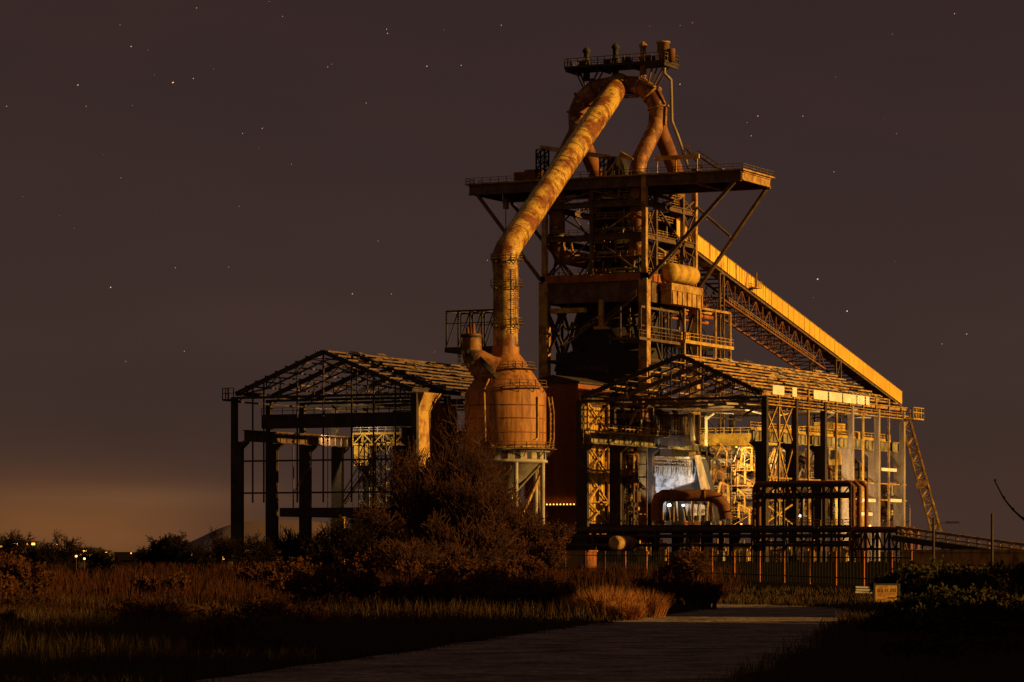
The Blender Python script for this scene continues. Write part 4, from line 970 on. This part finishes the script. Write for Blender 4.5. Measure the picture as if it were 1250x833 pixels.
# barrier
p=gp(1054.5,727); ba=thing('barrier',p,'low barrier of three pale planks on verge left of yellow board','barrier')
k=p.y/FOC
for i,(z0,dx) in enumerate(((716.8,0),(720,1.2),(723,-.6))):
    a=P(1044.5+dx*.4,z0,p.y); b=P(1065-abs(dx)*.5,z0+.8,p.y); t=MB(); t.beam(a,b,.06,.085); t.build('plank',M['plate'],ba)
for px in (1048,1057):
    t=MB(); a=gp(px,727); t.beam(Vector((a.x,p.y+.08,0)),Vector((a.x,p.y+.08,EYE+(HY-716)/FOC*p.y)),.05); t.build('stake',M['ochre'],ba)
# low gantry with handrails falling to the right
lg=thing('low_conveyor',P(1180,668,560),'low dark conveyor gantry with handrails sloping off to right edge','conveyor')
a,b=P(1096,657,580),P(1275,683,520)
t=MB(); t.beam(a,b,2.2,1.0); t.build('deck',M['dark'],lg)
for o in (-1,1):
    t=MB(); n=14; q=Vector((0,o*1.0,0))
    t.beam(a+q+UP*1.9,b+q+UP*1.9,.4); t.beam(a+q+UP*1.0,b+q+UP*1.0,.2)
    for i in range(n+1): x=a.lerp(b,i/n)+q; t.beam(x,x+UP*1.9,.16)
    t.build('handrail',M['ochre' if o<0 else 'dark'],lg)
for i in range(7):
    x=a.lerp(b,(i+.3)/7); t=MB(); t.beam(Vector((x.x,x.y,0)),x,.35); t.beam(Vector((x.x+1.4,x.y,0)),x,.25); t.build('leg',M['steel'],lg)
for i,(px,w_) in enumerate(((1125,16),(1163,20),(1205,14),(1232,20))):
    p=P(px,HY,600+i*6); p.z=0; t=MB(); t.box((p.x,p.y,1.3+i%2*.4),w_*.15,3,2.6+i%2*.8); t.box((p.x-.4,p.y-1.55,1.2),.9,.12,2.0)
    t.top('hut',M['steel' if i%2 else 'cream'],['pale low hut left under the low conveyor gantry','brown low hut in the middle under low conveyor gantry','pale narrow hut right under the low gantry','brown low hut at the right picture edge'][i],'hut')

# ================================================================ lamps that are lit
def flood(px,py,d,label,m,w=1.0,power=0,aim=None,col=(1,1,1),spot=True,zb=7.6,cone=95):
    c=P(px,py,d); th=thing('floodlight',Vector((c.x,c.y,zb)),label,'lamp')
    t=MB(); t.beam(Vector((c.x,c.y+.2,zb)),c+Vector((0,.2,0)),.12); t.build('stand',M['dark'],th)
    t=MB(); t.box(c+Vector((0,.3,0)),w,.5,w*.8); t.build('housing',M['dark'],th)
    t=MB(); t.box(c-Vector((0,-.02,0)),w*.9,.06,w*.65); t.build('lens',m,th)
    if power:
        L=bpy.data.lights.new('floodlight_bulb','SPOT' if spot else 'POINT'); L.energy=power; L.color=col; L.shadow_soft_size=.3
        if spot: L.spot_size=R(cone); L.spot_blend=.6
        o=bpy.data.objects.new('bulb',L); COL.objects.link(o); o.parent=th; pos=c+Vector((0,-.5,.3)) if aim is None or aim.y<c.y else c+Vector((0,.9,.5)); o.location=pos-th.location
        if aim is not None: o.rotation_euler=(aim-pos).to_track_quat('-Z','Y').to_euler()
flood(817,617,700,'white floodlight at foot of the white hood by the duct',M['lampw'],.7,8500,P(818,575,716),(.95,.96,1),cone=72)
flood(834,617,702,'small white floodlight right of hood centre behind duct',M['lampw'],.5)
flood(968,625,690,'small bluish floodlight low behind the pipe rack',M['lampb'],.7)
flood(977,630,692,'tiny white floodlight just right of the bluish one',M['lampw'],.5)
flood(1062,642,690,'warm floodlight low in front of the pale columns',M['lampo'],.5,30000,P(1072,565,726),(1,.66,.32),zb=0)
flood(905,640,690,'warm floodlight on the floor left of near corner column',M['lampo'],.4,34000,P(965,560,740),(1,.62,.25))
flood(899,546,690,'added warm fill light on a tall stand right of the exhaust duct',M['lampo'],.4,60000,P(900,535,722),(1,.66,.2),cone=64)  # no lamp known here; added to brighten the yellow crane
flood(400,521,692,'warm work light high in the left cast house before the crane',M['lampo'],.4,9000,P(405,541,706),(1,.70,.32),zb=11,cone=140)

# ================================================================ vegetation
def quads(n): return None
def blades(name,X,Y,H,mat_,label,cat,kind='stuff',wid=.02,per=6,spread=.12,lean=.35,seed=1,tops=None):
    g=np.random.default_rng(seed); N=len(X)*per
    x=np.repeat(X,per)+g.normal(0,spread,N); y=np.repeat(Y,per)+g.normal(0,spread,N); h=np.repeat(H,per)*g.uniform(.45,1.1,N)
    w=np.repeat(wid if np.ndim(wid) else np.full(len(X),wid),per)
    an=g.uniform(0,np.pi,N); dx=np.cos(an)*w/2; dy=np.sin(an)*w/2
    lx=g.normal(0,lean,N)*h; ly=g.normal(0,lean,N)*h
    V=np.empty((N,5,3)); z0=np.zeros(N)
    V[:,0]=np.stack([x-dx,y-dy,z0],1); V[:,1]=np.stack([x+dx,y+dy,z0],1)
    V[:,2]=np.stack([x+dx*.8+lx*.35,y+dy*.8+ly*.35,h*.6],1); V[:,3]=np.stack([x-dx*.8+lx*.35,y-dy*.8+ly*.35,h*.6],1)
    V[:,4]=np.stack([x+lx,y+ly,h],1)
    return V
def blade_obj(name,Vs,mat_,label=None,cat=None,kind=None,origin=None,group=None):
    V=np.concatenate(Vs); N=len(V); o0=np.array(origin if origin is not None else (0,0,0)); v=(V-o0).reshape(-1,3)
    me=bpy.data.meshes.new(name); me.vertices.add(N*5); me.vertices.foreach_set('co',v.astype(np.float32).ravel())
    idx=np.arange(N)[:,None]*5; quad=idx+np.array([[0,1,2,3]]); tri=idx+np.array([[3,2,4]])
    loops=np.concatenate([quad,tri],1).ravel(); starts=np.stack([np.arange(N)*7,np.arange(N)*7+4],1).ravel(); tot=np.tile([4,3],N)
    me.loops.add(len(loops)); me.loops.foreach_set('vertex_index',loops.astype(np.int32))
    me.polygons.add(2*N); me.polygons.foreach_set('loop_start',starts.astype(np.int32)); me.polygons.foreach_set('loop_total',tot.astype(np.int32))
    me.update(calc_edges=True); me.materials.append(mat_)
    o=bpy.data.objects.new(name,me); COL.objects.link(o); o.location=tuple(o0); tag(o,label,cat,group,kind); return o
def scatter(n,d0,d1,pxa,pxb,seed,pw=1.0):
    """even-ish scatter over the ground seen between two columns"""
    g=np.random.default_rng(seed); d=1/(g.uniform(0,1,n)*(1/d0**pw-1/d1**pw)+1/d1**pw)**(1/pw)
    px=g.uniform(pxa,pxb,n); return (px-CX)/FOC*d,d
def keep(X,Y,m=.15):
    k=~on_road(X,Y,m); return X[k],Y[k]
def clump(X,Y,sc=.25,seed=0):
    return np.array([.5+.5*mnoise.noise((a*sc,b*sc,seed)) for a,b in zip(X,Y)])
# short dark grass on both verges
X,Y=keep(*scatter(15000,46,150,-60,1320,21,.8)); c=clump(X,Y,.35,2)
Vg=[blades('g',X,Y,.12+.30*c,None,0,0,wid=np.clip(Y*.00022,.012,.04),per=8,seed=3,spread=.16)]
X,Y=keep(*scatter(3200,120,185,560,1320,22,.7)); c=clump(X,Y,.25,2); k=c>.5; X,Y,c=X[k],Y[k],c[k]; c=c*.7
Vg.append(blades('g',X,Y,.18+.35*c,None,0,0,wid=Y*.0002,per=6,seed=4,spread=.3))
ge=np.random.default_rng(77); EP=np.array([[p.x,p.y] for p in LE+RE]); EP=EP[np.repeat(np.arange(len(EP)),14)]+ge.normal(0,.22,(len(LE+RE)*14,2)); kk=(EP[:,1]>45)&(ge.uniform(0,1,len(EP))<.5+.5*np.sin(EP[:,1]*2.1)); EP=EP[kk]
Vg.append(blades('g',EP[:,0],EP[:,1],ge.uniform(.08,.4,len(EP)),None,0,0,wid=EP[:,1]*.0002,per=6,seed=14,spread=.12,lean=.45))
X,Y=keep(*scatter(6500,58,128,-60,900,24,.8),.35); c=clump(X,Y,.16,6); k=(c>.42)&(X<.5+(Y-58)*.06); X,Y,c=X[k],Y[k],c[k]
Vg.append(blades('w',X,Y,.2+.75*c,None,0,0,wid=Y*.00016,per=7,seed=7,spread=.25,lean=.2))
blade_obj('grass',Vg,M['grass'],'short dark grass covering both road verges','grass','stuff')
# tall dry weeds
X,Y=keep(*scatter(7500,105,420,-80,900,23,.6),.8); c=clump(X,Y,.08,5); k=(c>.33)&((Y>150)|(X<-2))&~((Y>260)&(X/Y*FOC+CX>75)&(X/Y*FOC+CX<145)); X,Y,c=X[k],Y[k],c[k]
# keep the verge below the view of the tussocks
Vw=[blades('w',X,Y,.35+1.0*c*np.clip((Y-85)/90,.35,1.1),None,0,0,wid=np.clip(Y*.00016,.02,.07),per=8,seed=6,spread=.35,lean=.16)]
blade_obj('weeds',Vw,M['weed'],'tall dry red brown weeds filling the ground before the works','weeds','stuff')
# straw tussocks lit orange by the road
tus=[(712,752,.85,.95,'small leftmost lit straw tussock beside the road'),(742,755,1.15,1.3,'tallest lit orange straw tussock beside the road'),(786,753,1.0,1.15,'rounded orange straw tussock nearest the road bend'),(765,757,.7,.8,'low straw tussock between the two tall orange ones'),(690,748,.75,.8,'dim straw tussock at far left of the lit clump')]
for i,(px,py,h_,w_,lab) in enumerate(tus):
    c=gp(px,py); g=np.random.default_rng(50+i); n=420; rr=np.sqrt(g.uniform(0,1,n))*w_*.55; an=g.uniform(0,6.28,n)
    X=c.x+rr*np.cos(an); Y=c.y+rr*np.sin(an); N=n*5
    V=blades('t',X,Y,h_*(1.05-.5*(rr/w_)),None,0,0,wid=.016,per=5,seed=60+i,spread=.05,lean=.10)
    # fan the blades outwards from the middle
    ox=(V[:,0,0]-c.x); oy=(V[:,0,1]-c.y); V[:,4,0]+=ox*.55; V[:,4,1]+=oy*.55; V[:,2:4,0]+=(ox*.22)[:,None]; V[:,2:4,1]+=(oy*.22)[:,None]
    blade_obj('grass_tussock',[V],M['tuss'],lab,'grass tussock',origin=(c.x,c.y,0),group='straw tussocks beside the road')

class Tw:
    def __init__(s): s.v=[]; s.f=[]
    def seg(s,p,q,r0,r1):
        d=(q-p); 
        if d.length<1e-5: return
        d.normalize(); e1=d.orthogonal().normalized(); e2=d.cross(e1); n=len(s.v)
        for c,r in ((p,r0),(q,r1)):
            for k in range(3): a=2.0944*k; s.v.append(tuple(c+(e1*math.cos(a)+e2*math.sin(a))*r))
        for k in range(3): s.f.append((n+k,n+(k+1)%3,n+3+(k+1)%3,n+3+k))
    def leaf(s,p,sz,rr):
        a=Vector((rr.gauss(0,1),rr.gauss(0,1),rr.gauss(0,1))).normalized(); b=a.orthogonal().normalized(); n=len(s.v)
        s.v+= [tuple(p),tuple(p+a*sz*.5+b*sz*.35),tuple(p+a*sz),tuple(p+a*sz*.5-b*sz*.35)]; s.f.append((n,n+1,n+2,n+3))
def grow(tw,lf,p,d,L,r,lev,rr,up,bend,kids,leafp,lsz,minr):
    n=max(2,int(3+lev)); 
    for i in range(n):
        d=(d+Vector((rr.gauss(0,bend),rr.gauss(0,bend),rr.gauss(0,bend)*.6+up))).normalized()
        q=p+d*(L/n); r2=max(minr,r*(1-.55/n)); tw.seg(p,q,r,r2); p=q; r=r2
        if lev>0 and i>=(1 if lev<3 else 0):
            for k in range(kids if rr.random()<.85 else kids-1):
                dd=(d+Vector((rr.gauss(0,.62),rr.gauss(0,.62),rr.gauss(0,.4)))).normalized()
                grow(tw,lf,p,dd,L*rr.uniform(.45,.72),r*.62,lev-1,rr,up,bend,kids,leafp,lsz,minr)
        if lev<=1 and lf is not None and rr.random()<leafp:
            lf.leaf(p,lsz*rr.uniform(.6,1.3),rr)
def bush(name,px,pyb,d,h_,spread,stems,lev,label,cat,m,lm,seed,kids=2,up=.06,bend=.16,leafp=.3,lsz=.35,minr=.02,tilt=.3,r0=.12,group=None):
    rr=random.Random(seed); b=P(px,pyb,d); b.z=0; th=thing(name,b,label,cat,group); tw=Tw(); lf=Tw()
    for i in range(stems):
        a=rr.uniform(0,6.283); rad=spread*math.sqrt(rr.random()); p=Vector((b.x+rad*math.cos(a),b.y+rad*.8*math.sin(a),0))
        dr=Vector((math.cos(a)*tilt*rad/max(spread,.1),math.sin(a)*tilt*rad/max(spread,.1),1)).normalized()
        f=1-.35*(rad/spread)**1.5 if stems>1 else 1
        grow(tw,lf,p,dr,h_*f*rr.uniform(.45,.62),r0*rr.uniform(.7,1.1),lev,rr,up,bend,kids,leafp,lsz,minr)
    def mk(t,nm,mm):
        if not t.f: return
        me=bpy.data.meshes.new(nm); me.from_pydata([(x-b.x,y-b.y,z) for x,y,z in t.v],[],t.f); me.materials.append(mm); me.update()
        o=bpy.data.objects.new(nm,me); COL.objects.link(o); o.parent=th
    mk(tw,'branches',m); mk(lf,'leaves',lm); return th
# the big thicket in front of the cast house and vessel
G_='red brown shrubs before the vessel'
bush('shrub',545,690,330,14.6,3.4,16,3,'largest dense red brown shrub, its top reaching the vessel','shrub',M['twig'],M['leaf'],1,leafp=.2,lsz=.2,minr=.026,up=.26,bend=.13,group=G_)
bush('shrub',505,690,345,13.0,2.8,11,3,'tall red brown shrub left of the largest one','shrub',M['twig'],M['leaf'],2,leafp=.2,lsz=.2,minr=.028,up=.26,bend=.13,group=G_)
bush('shrub',588,690,325,10.2,2.3,18,3,'red brown shrub under the vessel legs','shrub',M['twig'],M['leaf'],3,leafp=.2,lsz=.2,minr=.026,up=.26,bend=.13,group=G_)
bush('shrub',636,692,310,6.6,2.4,20,3,'lower shrub at right end of the thicket','shrub',M['twig'],M['leaf'],4,leafp=.3,lsz=.18,minr=.03,group=G_)
bush('shrub',462,692,340,7.5,2.4,18,3,'small loose shrub left of the tall thicket','shrub',M['twig'],M['leaf'],5,leafp=.3,lsz=.18,minr=.034,group=G_)
bush('shrub',572,694,270,5.5,4.0,26,2,'broad low shrub at front of the thicket','shrub',M['twig'],M['leaf'],6,leafp=.25,minr=.028,lsz=.16,kids=3,up=.12,group=G_)
bush('shrub',420,694,300,5.0,3.6,20,2,'broad low shrub under the left cast house floor','shrub',M['twigdark'],M['leaf'],7,leafp=.25,minr=.028,lsz=.16,kids=3,up=.12,group=G_)
bush('shrub',510,698,230,3.4,3.5,26,2,'knee high shrub before the thicket','shrub',M['twig'],M['leaf'],8,leafp=.2,minr=.022,lsz=.12,kids=3,up=.12,group=G_)
bush('shrub',372,692,330,5.4,2.6,16,2,'shrub beside second left column','shrub',M['twigdark'],M['leaf'],9,leafp=.2,minr=.03,lsz=.18,kids=3,up=.1,group=G_)
bush('shrub',845,712,215,2.4,1.6,20,2,'low shrub growing by the middle of the fence','shrub',M['twig'],M['leaf'],10,leafp=.4,minr=.016,lsz=.15,kids=3,group=G_)
bush('shrub',828,742,124,1.5,1.5,26,2,'dim low shrub on verge at the road bend','shrub',M['twig'],M['weed'],11,leafp=.4,minr=.01,lsz=.1,kids=3,group=G_)
bush('shrub',664,700,300,3.6,1.6,16,2,'small shrub before the red brown building','shrub',M['twig'],M['leaf'],12,leafp=.4,minr=.022,lsz=.2,kids=3,group=G_)
# unseen scrub added along the shading bank to break up the low light
G_='unseen scrub added for dappled shade'
protos=[]
for k in range(3):
    th=bush('tree',CX+54/60*FOC,700,60,9.5,1.4,4,3,'unseen scrub tree added on the shading bank right of the road','tree',M['twigdark'],M['bramble'],200+k,kids=3,leafp=.4,lsz=.6,minr=.03,tilt=.6,r0=.12,group=G_); protos.append(th)
for k in range(26):
    y=6+k*4.4+random.uniform(-.8,.8)+random.uniform(-1,1); x=52+random.uniform(-5,6)
    if 88<y<102 and k>2: continue
    th=protos[k] if k<3 else copy_tree(protos[k%3])
    th.location=(x,y,6.6*min(1,max(.15,ss((92-y)/8)+ss((y-97.5)/7)*ss((121-y)/10)))); th.rotation_euler.z=random.uniform(0,6.28); th.scale=(1,1,random.uniform(.8,1.15))
# small scrub scattered through the weeds
G_='small scrub among the weeds'
for k in range(24):
    px=random.choice([random.uniform(-20,50),random.uniform(180,660),random.uniform(180,660)]); y=random.uniform(125,290); 
    bush('weed_shrub',px,700,y,random.uniform(1.0,2.3),.7+random.random()*.6,16,2,'small dark scrub plant among the dry weeds','plant',M['twig' if k%2 else 'twigdark'],M['leaf'],300+k,kids=3,leafp=.5,lsz=.1+.0004*y,minr=.012,tilt=.6,r0=.03,group=G_)
for k,(px,d,h_,lab) in enumerate(((655,113,1.5,'dark scrub just left of the lit straw tussocks'),(610,117,1.7,'taller dark scrub further left of the straw tussocks'),(560,120,1.5,'dark scrub by the verge before the thicket'),(505,118,1.3,'low dark scrub on the verge left of centre'))):
    bush('weed_shrub',px,740,d,h_,1.3,30,2,lab,'plant',M['twig'],M['weed'],340+k,kids=3,leafp=.4,lsz=.1,minr=.009,tilt=.6,r0=.025)
for k in range(16):
    y=random.uniform(66,122); px=random.uniform(-10,330+ (y-66)*4)
    bush('weed_shrub',px,740,y,random.uniform(.5,1.0),.5+random.random()*.4,18,2,'small dark scrub plant among the dry weeds','plant',M['twig'],M['leaf'],400+k,kids=3,leafp=.4,lsz=.07,minr=.007,tilt=.7,r0=.016,group='small scrub among the weeds')
# bare trees and scrub along the left skyline
G_='scrub on the left skyline'
bush('tree',192,690,420,6.3,.5,3,4,'round headed bare tree alone on left skyline before the hill','tree',M['twigdark'],M['twigdark'],20,kids=2,up=.0,bend=.24,leafp=.08,lsz=.2,minr=.026,tilt=.9,r0=.22,group=G_)
for k,(px,d,h_,lab) in enumerate(((24,400,5.6,'tall thin bare tree at left picture edge'),(6,410,4.6,'scrubby tree cut by left picture edge'),(52,405,3.8,'bushy scrub second from the left edge'),(78,400,4.2,'dense scrub left of the town lights'),(104,410,3.6,'scrub above the town lights'),(128,390,2.6,'low scrub right of the town lights'),(246,420,3.2,'thin scrub by foot of the hill'),(272,430,4.2,'leafy scrub left of the first column'),(318,425,4.6,'leafy scrub between first two columns'))):
    bush('tree',px,690,d,h_*1.12,1.1 if k else .3,5 if k else 3,3,lab,'tree',M['twigdark'],M['twigdark'],30+k,kids=2,up=.02,bend=.2,leafp=.1,lsz=.2,minr=.024,tilt=.6,r0=.09,group=G_)
# brambles on the right bank
G_='brambles on the right verge'
for k,(px,d,h_,sp_,lab) in enumerate(((1150,150,1.5,2.4,'far dark bramble mound nearest the yellow board'),(1205,116,1.6,2.0,'dark bramble mound behind the right verge grass'),(1240,110,1.6,1.8,'highest bramble mound at right picture edge'),(1175,100,1.0,1.8,'middle bramble mound on the right verge'),(1130,84,.55,1.5,'lowest bramble patch by the road side'),(1215,80,.85,1.4,'near bramble mound at right edge'),(1160,66,.4,1.3,'nearest bramble patch at bottom right'),(1122,170,1.3,1.6,'bramble mound against the fence end'))):
    bush('bramble',px,700,d,h_*1.25,sp_,70,2,lab,'bramble',M['twigdark'],M['bramble'],60+k,kids=3,up=-.02,bend=.3,leafp=.95,lsz=.09+.0006*d,minr=.006,tilt=.7,r0=.018,group=G_)
# twig arching in from the right edge, and a seeded stem
t=Tw(); pts=[P(1262,645,80),P(1248,633,80),P(1236,622,80),P(1225,608,80),P(1214,587,80)]
th=thing('dead_stem',Vector((P(1290,0,80).x,80,0)),'bare dead stem arching up into the sky at right edge','plant'); off=th.location
mb=MB(); mb.tube([Vector((P(1290,0,80).x,80,0)),P(1280,660,80)]+pts,[.03,.03,.028,.026,.024,.02,.014],6)
for p in pts[1:]: mb.tube([p,p+Vector((.03,0,.03))],.026,5)
mb.build('stem',M['twigdark'],th)
for px,py,d,h_,lab in ((1196,690,110,1.05,'thin seeded weed stem in front of the bare post'),(1228,690,100,1.9,'taller seeded weed stem near right edge')):
    bush('weed_plant',px,py,d,h_,.05,2,2,lab,'plant',M['twigdark'],M['twigdark'],int(px),kids=2,leafp=.9,lsz=.09,minr=.008,r0=.016,tilt=.3,bend=.12)
# ================================================================ far lit buildings and lamps low on the left horizon
for k,(px,py,w_,n_,lab) in enumerate(((12,667,30,5,'far lit building at left edge beyond the scrub'),(38,668,14,2,'tiny far lit building right of left edge'),(108,676,26,5,'far brightly lit building glowing through the scrub'),(124,683,18,4,'lower far lit building right of the brightest one'),(275,682,10,3,'far lit building left of the first column'),(235,677,8,1,'tiny far building with one lit window'))):
    d=434+4*k; p=P(px,HY,d); mm=d/FOC; zc=EYE+(HY-py)*mm; zc=max(1.5,zc); 
    th=thing('house',Vector((p.x,p.y,0)),lab,'building'); t=MB(); ww=w_*mm; hgt=zc+.45
    t.box((p.x,p.y+3,hgt/2),ww,6,hgt); t.build('wall',M['dark'],th)
    t=MB(); t.hexa([(p.x-ww/2,p.y,hgt),(p.x+ww/2,p.y,hgt),(p.x+ww/2,p.y+6,hgt),(p.x-ww/2,p.y+6,hgt),(p.x-ww/2,p.y+2.9,hgt+.35),(p.x+ww/2,p.y+2.9,hgt+.35),(p.x+ww/2,p.y+3.1,hgt+.35),(p.x-ww/2,p.y+3.1,hgt+.35)]); t.build('roof',M['dark'],th)
    for i in range(n_):
        t=MB(); x=p.x+ww*((i+.5)/n_-.5)+random.uniform(-.2,.2); t.box((x,p.y-.05,zc+random.uniform(-.4,.5)),random.uniform(.25,.6),.1,random.uniform(.2,.4)); t.build('window',M['windowlit'],th)
for k,(px,py,d,lab) in enumerate(((93,680,380,'orange street lamp low among the weeds'),(103,683,380,'orange street lamp just right of the first one'),(70,665,700,'far street lamp above the scrub'),(160,676,700,'far dim street lamp under the bare tree'),(257,679,650,'far street lamp before the hill'))):
    p=P(px,py,d); th=thing('street_lamp',Vector((p.x,p.y,0)),lab,'street lamp'); t=MB(); t.tube([Vector((p.x,p.y,0)),p],.06,6); t.build('pole',M['dark'],th)
    t=MB(); t.lathe(p.x,p.y,[(.02,p.z-.05),(.12,p.z),(.14,p.z+.12),(.02,p.z+.2)],10); t.build('lamp_globe',M['lampo'],th)
# yellow marker pole among the weeds (left)
p=gp(420,692); t=MB(); t.tube([p,Vector((p.x,p.y,zat(633,p.y)))],.13,8); q=Vector((p.x,p.y,zat(632,p.y))); t.box(q,.5,.3,.25)
t.top('marker_post',M['yellowsteel'],'slim lit yellow post standing under the left cast house floor','post')

# ================================================================ light, sky, camera
SPHI=R(77); SEL=R(12)
to=Vector((math.sin(SPHI)*math.cos(SEL),-math.cos(SPHI)*math.cos(SEL),math.sin(SEL)))
L=bpy.data.lights.new('sun','SUN'); L.energy=5; L.angle=R(.5); L.color=(1,.54,.125)
o=bpy.data.objects.new('sun',L); COL.objects.link(o); o.rotation_euler=(-to).to_track_quat('-Z','Y').to_euler(); o.location=(60,-60,60)
w=bpy.data.worlds.new('World'); scene.world=w; w.use_nodes=True; nt=w.node_tree; N=nt.nodes; K=nt.links
bg=N['Background']
sky=N.new('ShaderNodeTexSky'); sky.sky_type='NISHITA'; sky.sun_disc=False; sky.sun_elevation=SEL; sky.sun_rotation=math.pi-SPHI
tc=N.new('ShaderNodeTexCoord'); sx=N.new('ShaderNodeSeparateXYZ'); K.new(tc.outputs['Generated'],sx.inputs[0])
def math_(op,a,b=None,c=None):
    n=N.new('ShaderNodeMath'); n.operation=op
    for i,v in enumerate((a,b,c)):
        if v is None: continue
        if isinstance(v,(int,float)): n.inputs[i].default_value=v
        else: K.new(v,n.inputs[i])
    return n.outputs[0]
z=sx.outputs['Z']; x=sx.outputs['X']; y=sx.outputs['Y']
ramp=N.new('ShaderNodeValToRGB'); K.new(math_('MULTIPLY',z,5.0),ramp.inputs[0]); zen=math_('MULTIPLY',math_('MAXIMUM',math_('SUBTRACT',z,.22),0.0),1.0)
cr=ramp.color_ramp; cr.elements[0].position=0; cr.elements[0].color=(.050,.0262,.0185,1); cr.elements[1].position=1; cr.elements[1].color=(.029,.0158,.0150,1)
e=cr.elements.new(.3); e.color=(.043,.0238,.0205,1); e=cr.elements.new(.7); e.color=(.034,.0188,.0177,1)
def gauss(cx_,sx_,cz_,sz_):
    a=math_('POWER',math_('DIVIDE',math_('SUBTRACT',x,cx_),sx_),2.0); b=math_('POWER',math_('DIVIDE',math_('SUBTRACT',z,cz_),sz_),2.0)
    return math_('EXPONENT',math_('MULTIPLY',math_('ADD',a,b),-1.0))
noi=N.new('ShaderNodeTexNoise'); mpn=N.new('ShaderNodeMapping'); mpn.inputs['Scale'].default_value=(14,14,75); K.new(tc.outputs['Generated'],mpn.inputs[0]); K.new(mpn.outputs[0],noi.inputs['Vector']); noi.inputs['Scale'].default_value=1; noi.inputs['Detail'].default_value=4
cl_=math_('ADD',math_('MULTIPLY',noi.outputs['Fac'],.9),.55)
def addc(prev,fac,col):
    m=N.new('ShaderNodeMix'); m.data_type='RGBA'; m.blend_type='ADD'; K.new(fac,m.inputs['Factor']); i=[k for k in m.inputs if k.type=='RGBA']; K.new(prev,i[0]); i[1].default_value=(*col,1); return [k for k in m.outputs if k.type=='RGBA'][0]
front=math_('GREATER_THAN',y,0.0)

# glow added to the unseen sky behind the camera to fill front faces
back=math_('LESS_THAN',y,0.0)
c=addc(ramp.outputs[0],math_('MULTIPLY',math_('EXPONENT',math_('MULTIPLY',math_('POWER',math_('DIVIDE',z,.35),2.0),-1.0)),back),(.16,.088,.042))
c=addc(c,zen,(.045,.032,.026))
c=addc(c,math_('MULTIPLY',math_('MULTIPLY',gauss(-.135,.048,.007,.0145),cl_),front),(.115,.038,.002))
c=addc(c,math_('MULTIPLY',math_('MULTIPLY',gauss(-.11,.035,.0165,.0035),cl_),front),(.026,.014,.006))
c=addc(c,math_('MULTIPLY',math_('MULTIPLY',gauss(-.15,.05,.115,.03),cl_),front),(.004,.0015,-.0))
n2=N.new('ShaderNodeTexNoise'); n2.inputs['Scale'].default_value=1; n2.inputs['Detail'].default_value=5; mp2=N.new('ShaderNodeMapping'); mp2.inputs['Scale'].default_value=(7,7,26); K.new(tc.outputs['Generated'],mp2.inputs[0]); K.new(mp2.outputs[0],n2.inputs['Vector'])
c=addc(c,math_('MULTIPLY',math_('MAXIMUM',math_('SUBTRACT',n2.outputs['Fac'],.42),0.0),front),(.026,.011,.006))
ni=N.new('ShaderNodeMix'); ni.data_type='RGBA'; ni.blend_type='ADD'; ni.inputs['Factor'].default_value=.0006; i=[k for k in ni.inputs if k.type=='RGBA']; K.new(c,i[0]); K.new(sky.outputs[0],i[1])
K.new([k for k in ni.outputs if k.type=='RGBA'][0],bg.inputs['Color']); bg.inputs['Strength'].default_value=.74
cam=bpy.data.cameras.new('camera'); co=bpy.data.objects.new('camera',cam); COL.objects.link(co); co.location=(0,0,EYE); co.rotation_euler=(R(90),0,0)
cam.sensor_width=36; cam.lens=FOC/1250*36; cam.shift_y=(HY-416.5)/1250; cam.clip_start=.5; cam.clip_end=20000
scene.camera=co
scene.view_settings.view_transform='Standard'; scene.view_settings.look='None'; scene.view_settings.exposure=.45; scene.view_settings.gamma=1
scene.cycles.use_denoising=True; scene.cycles.max_bounces=5; scene.cycles.sample_clamp_indirect=3
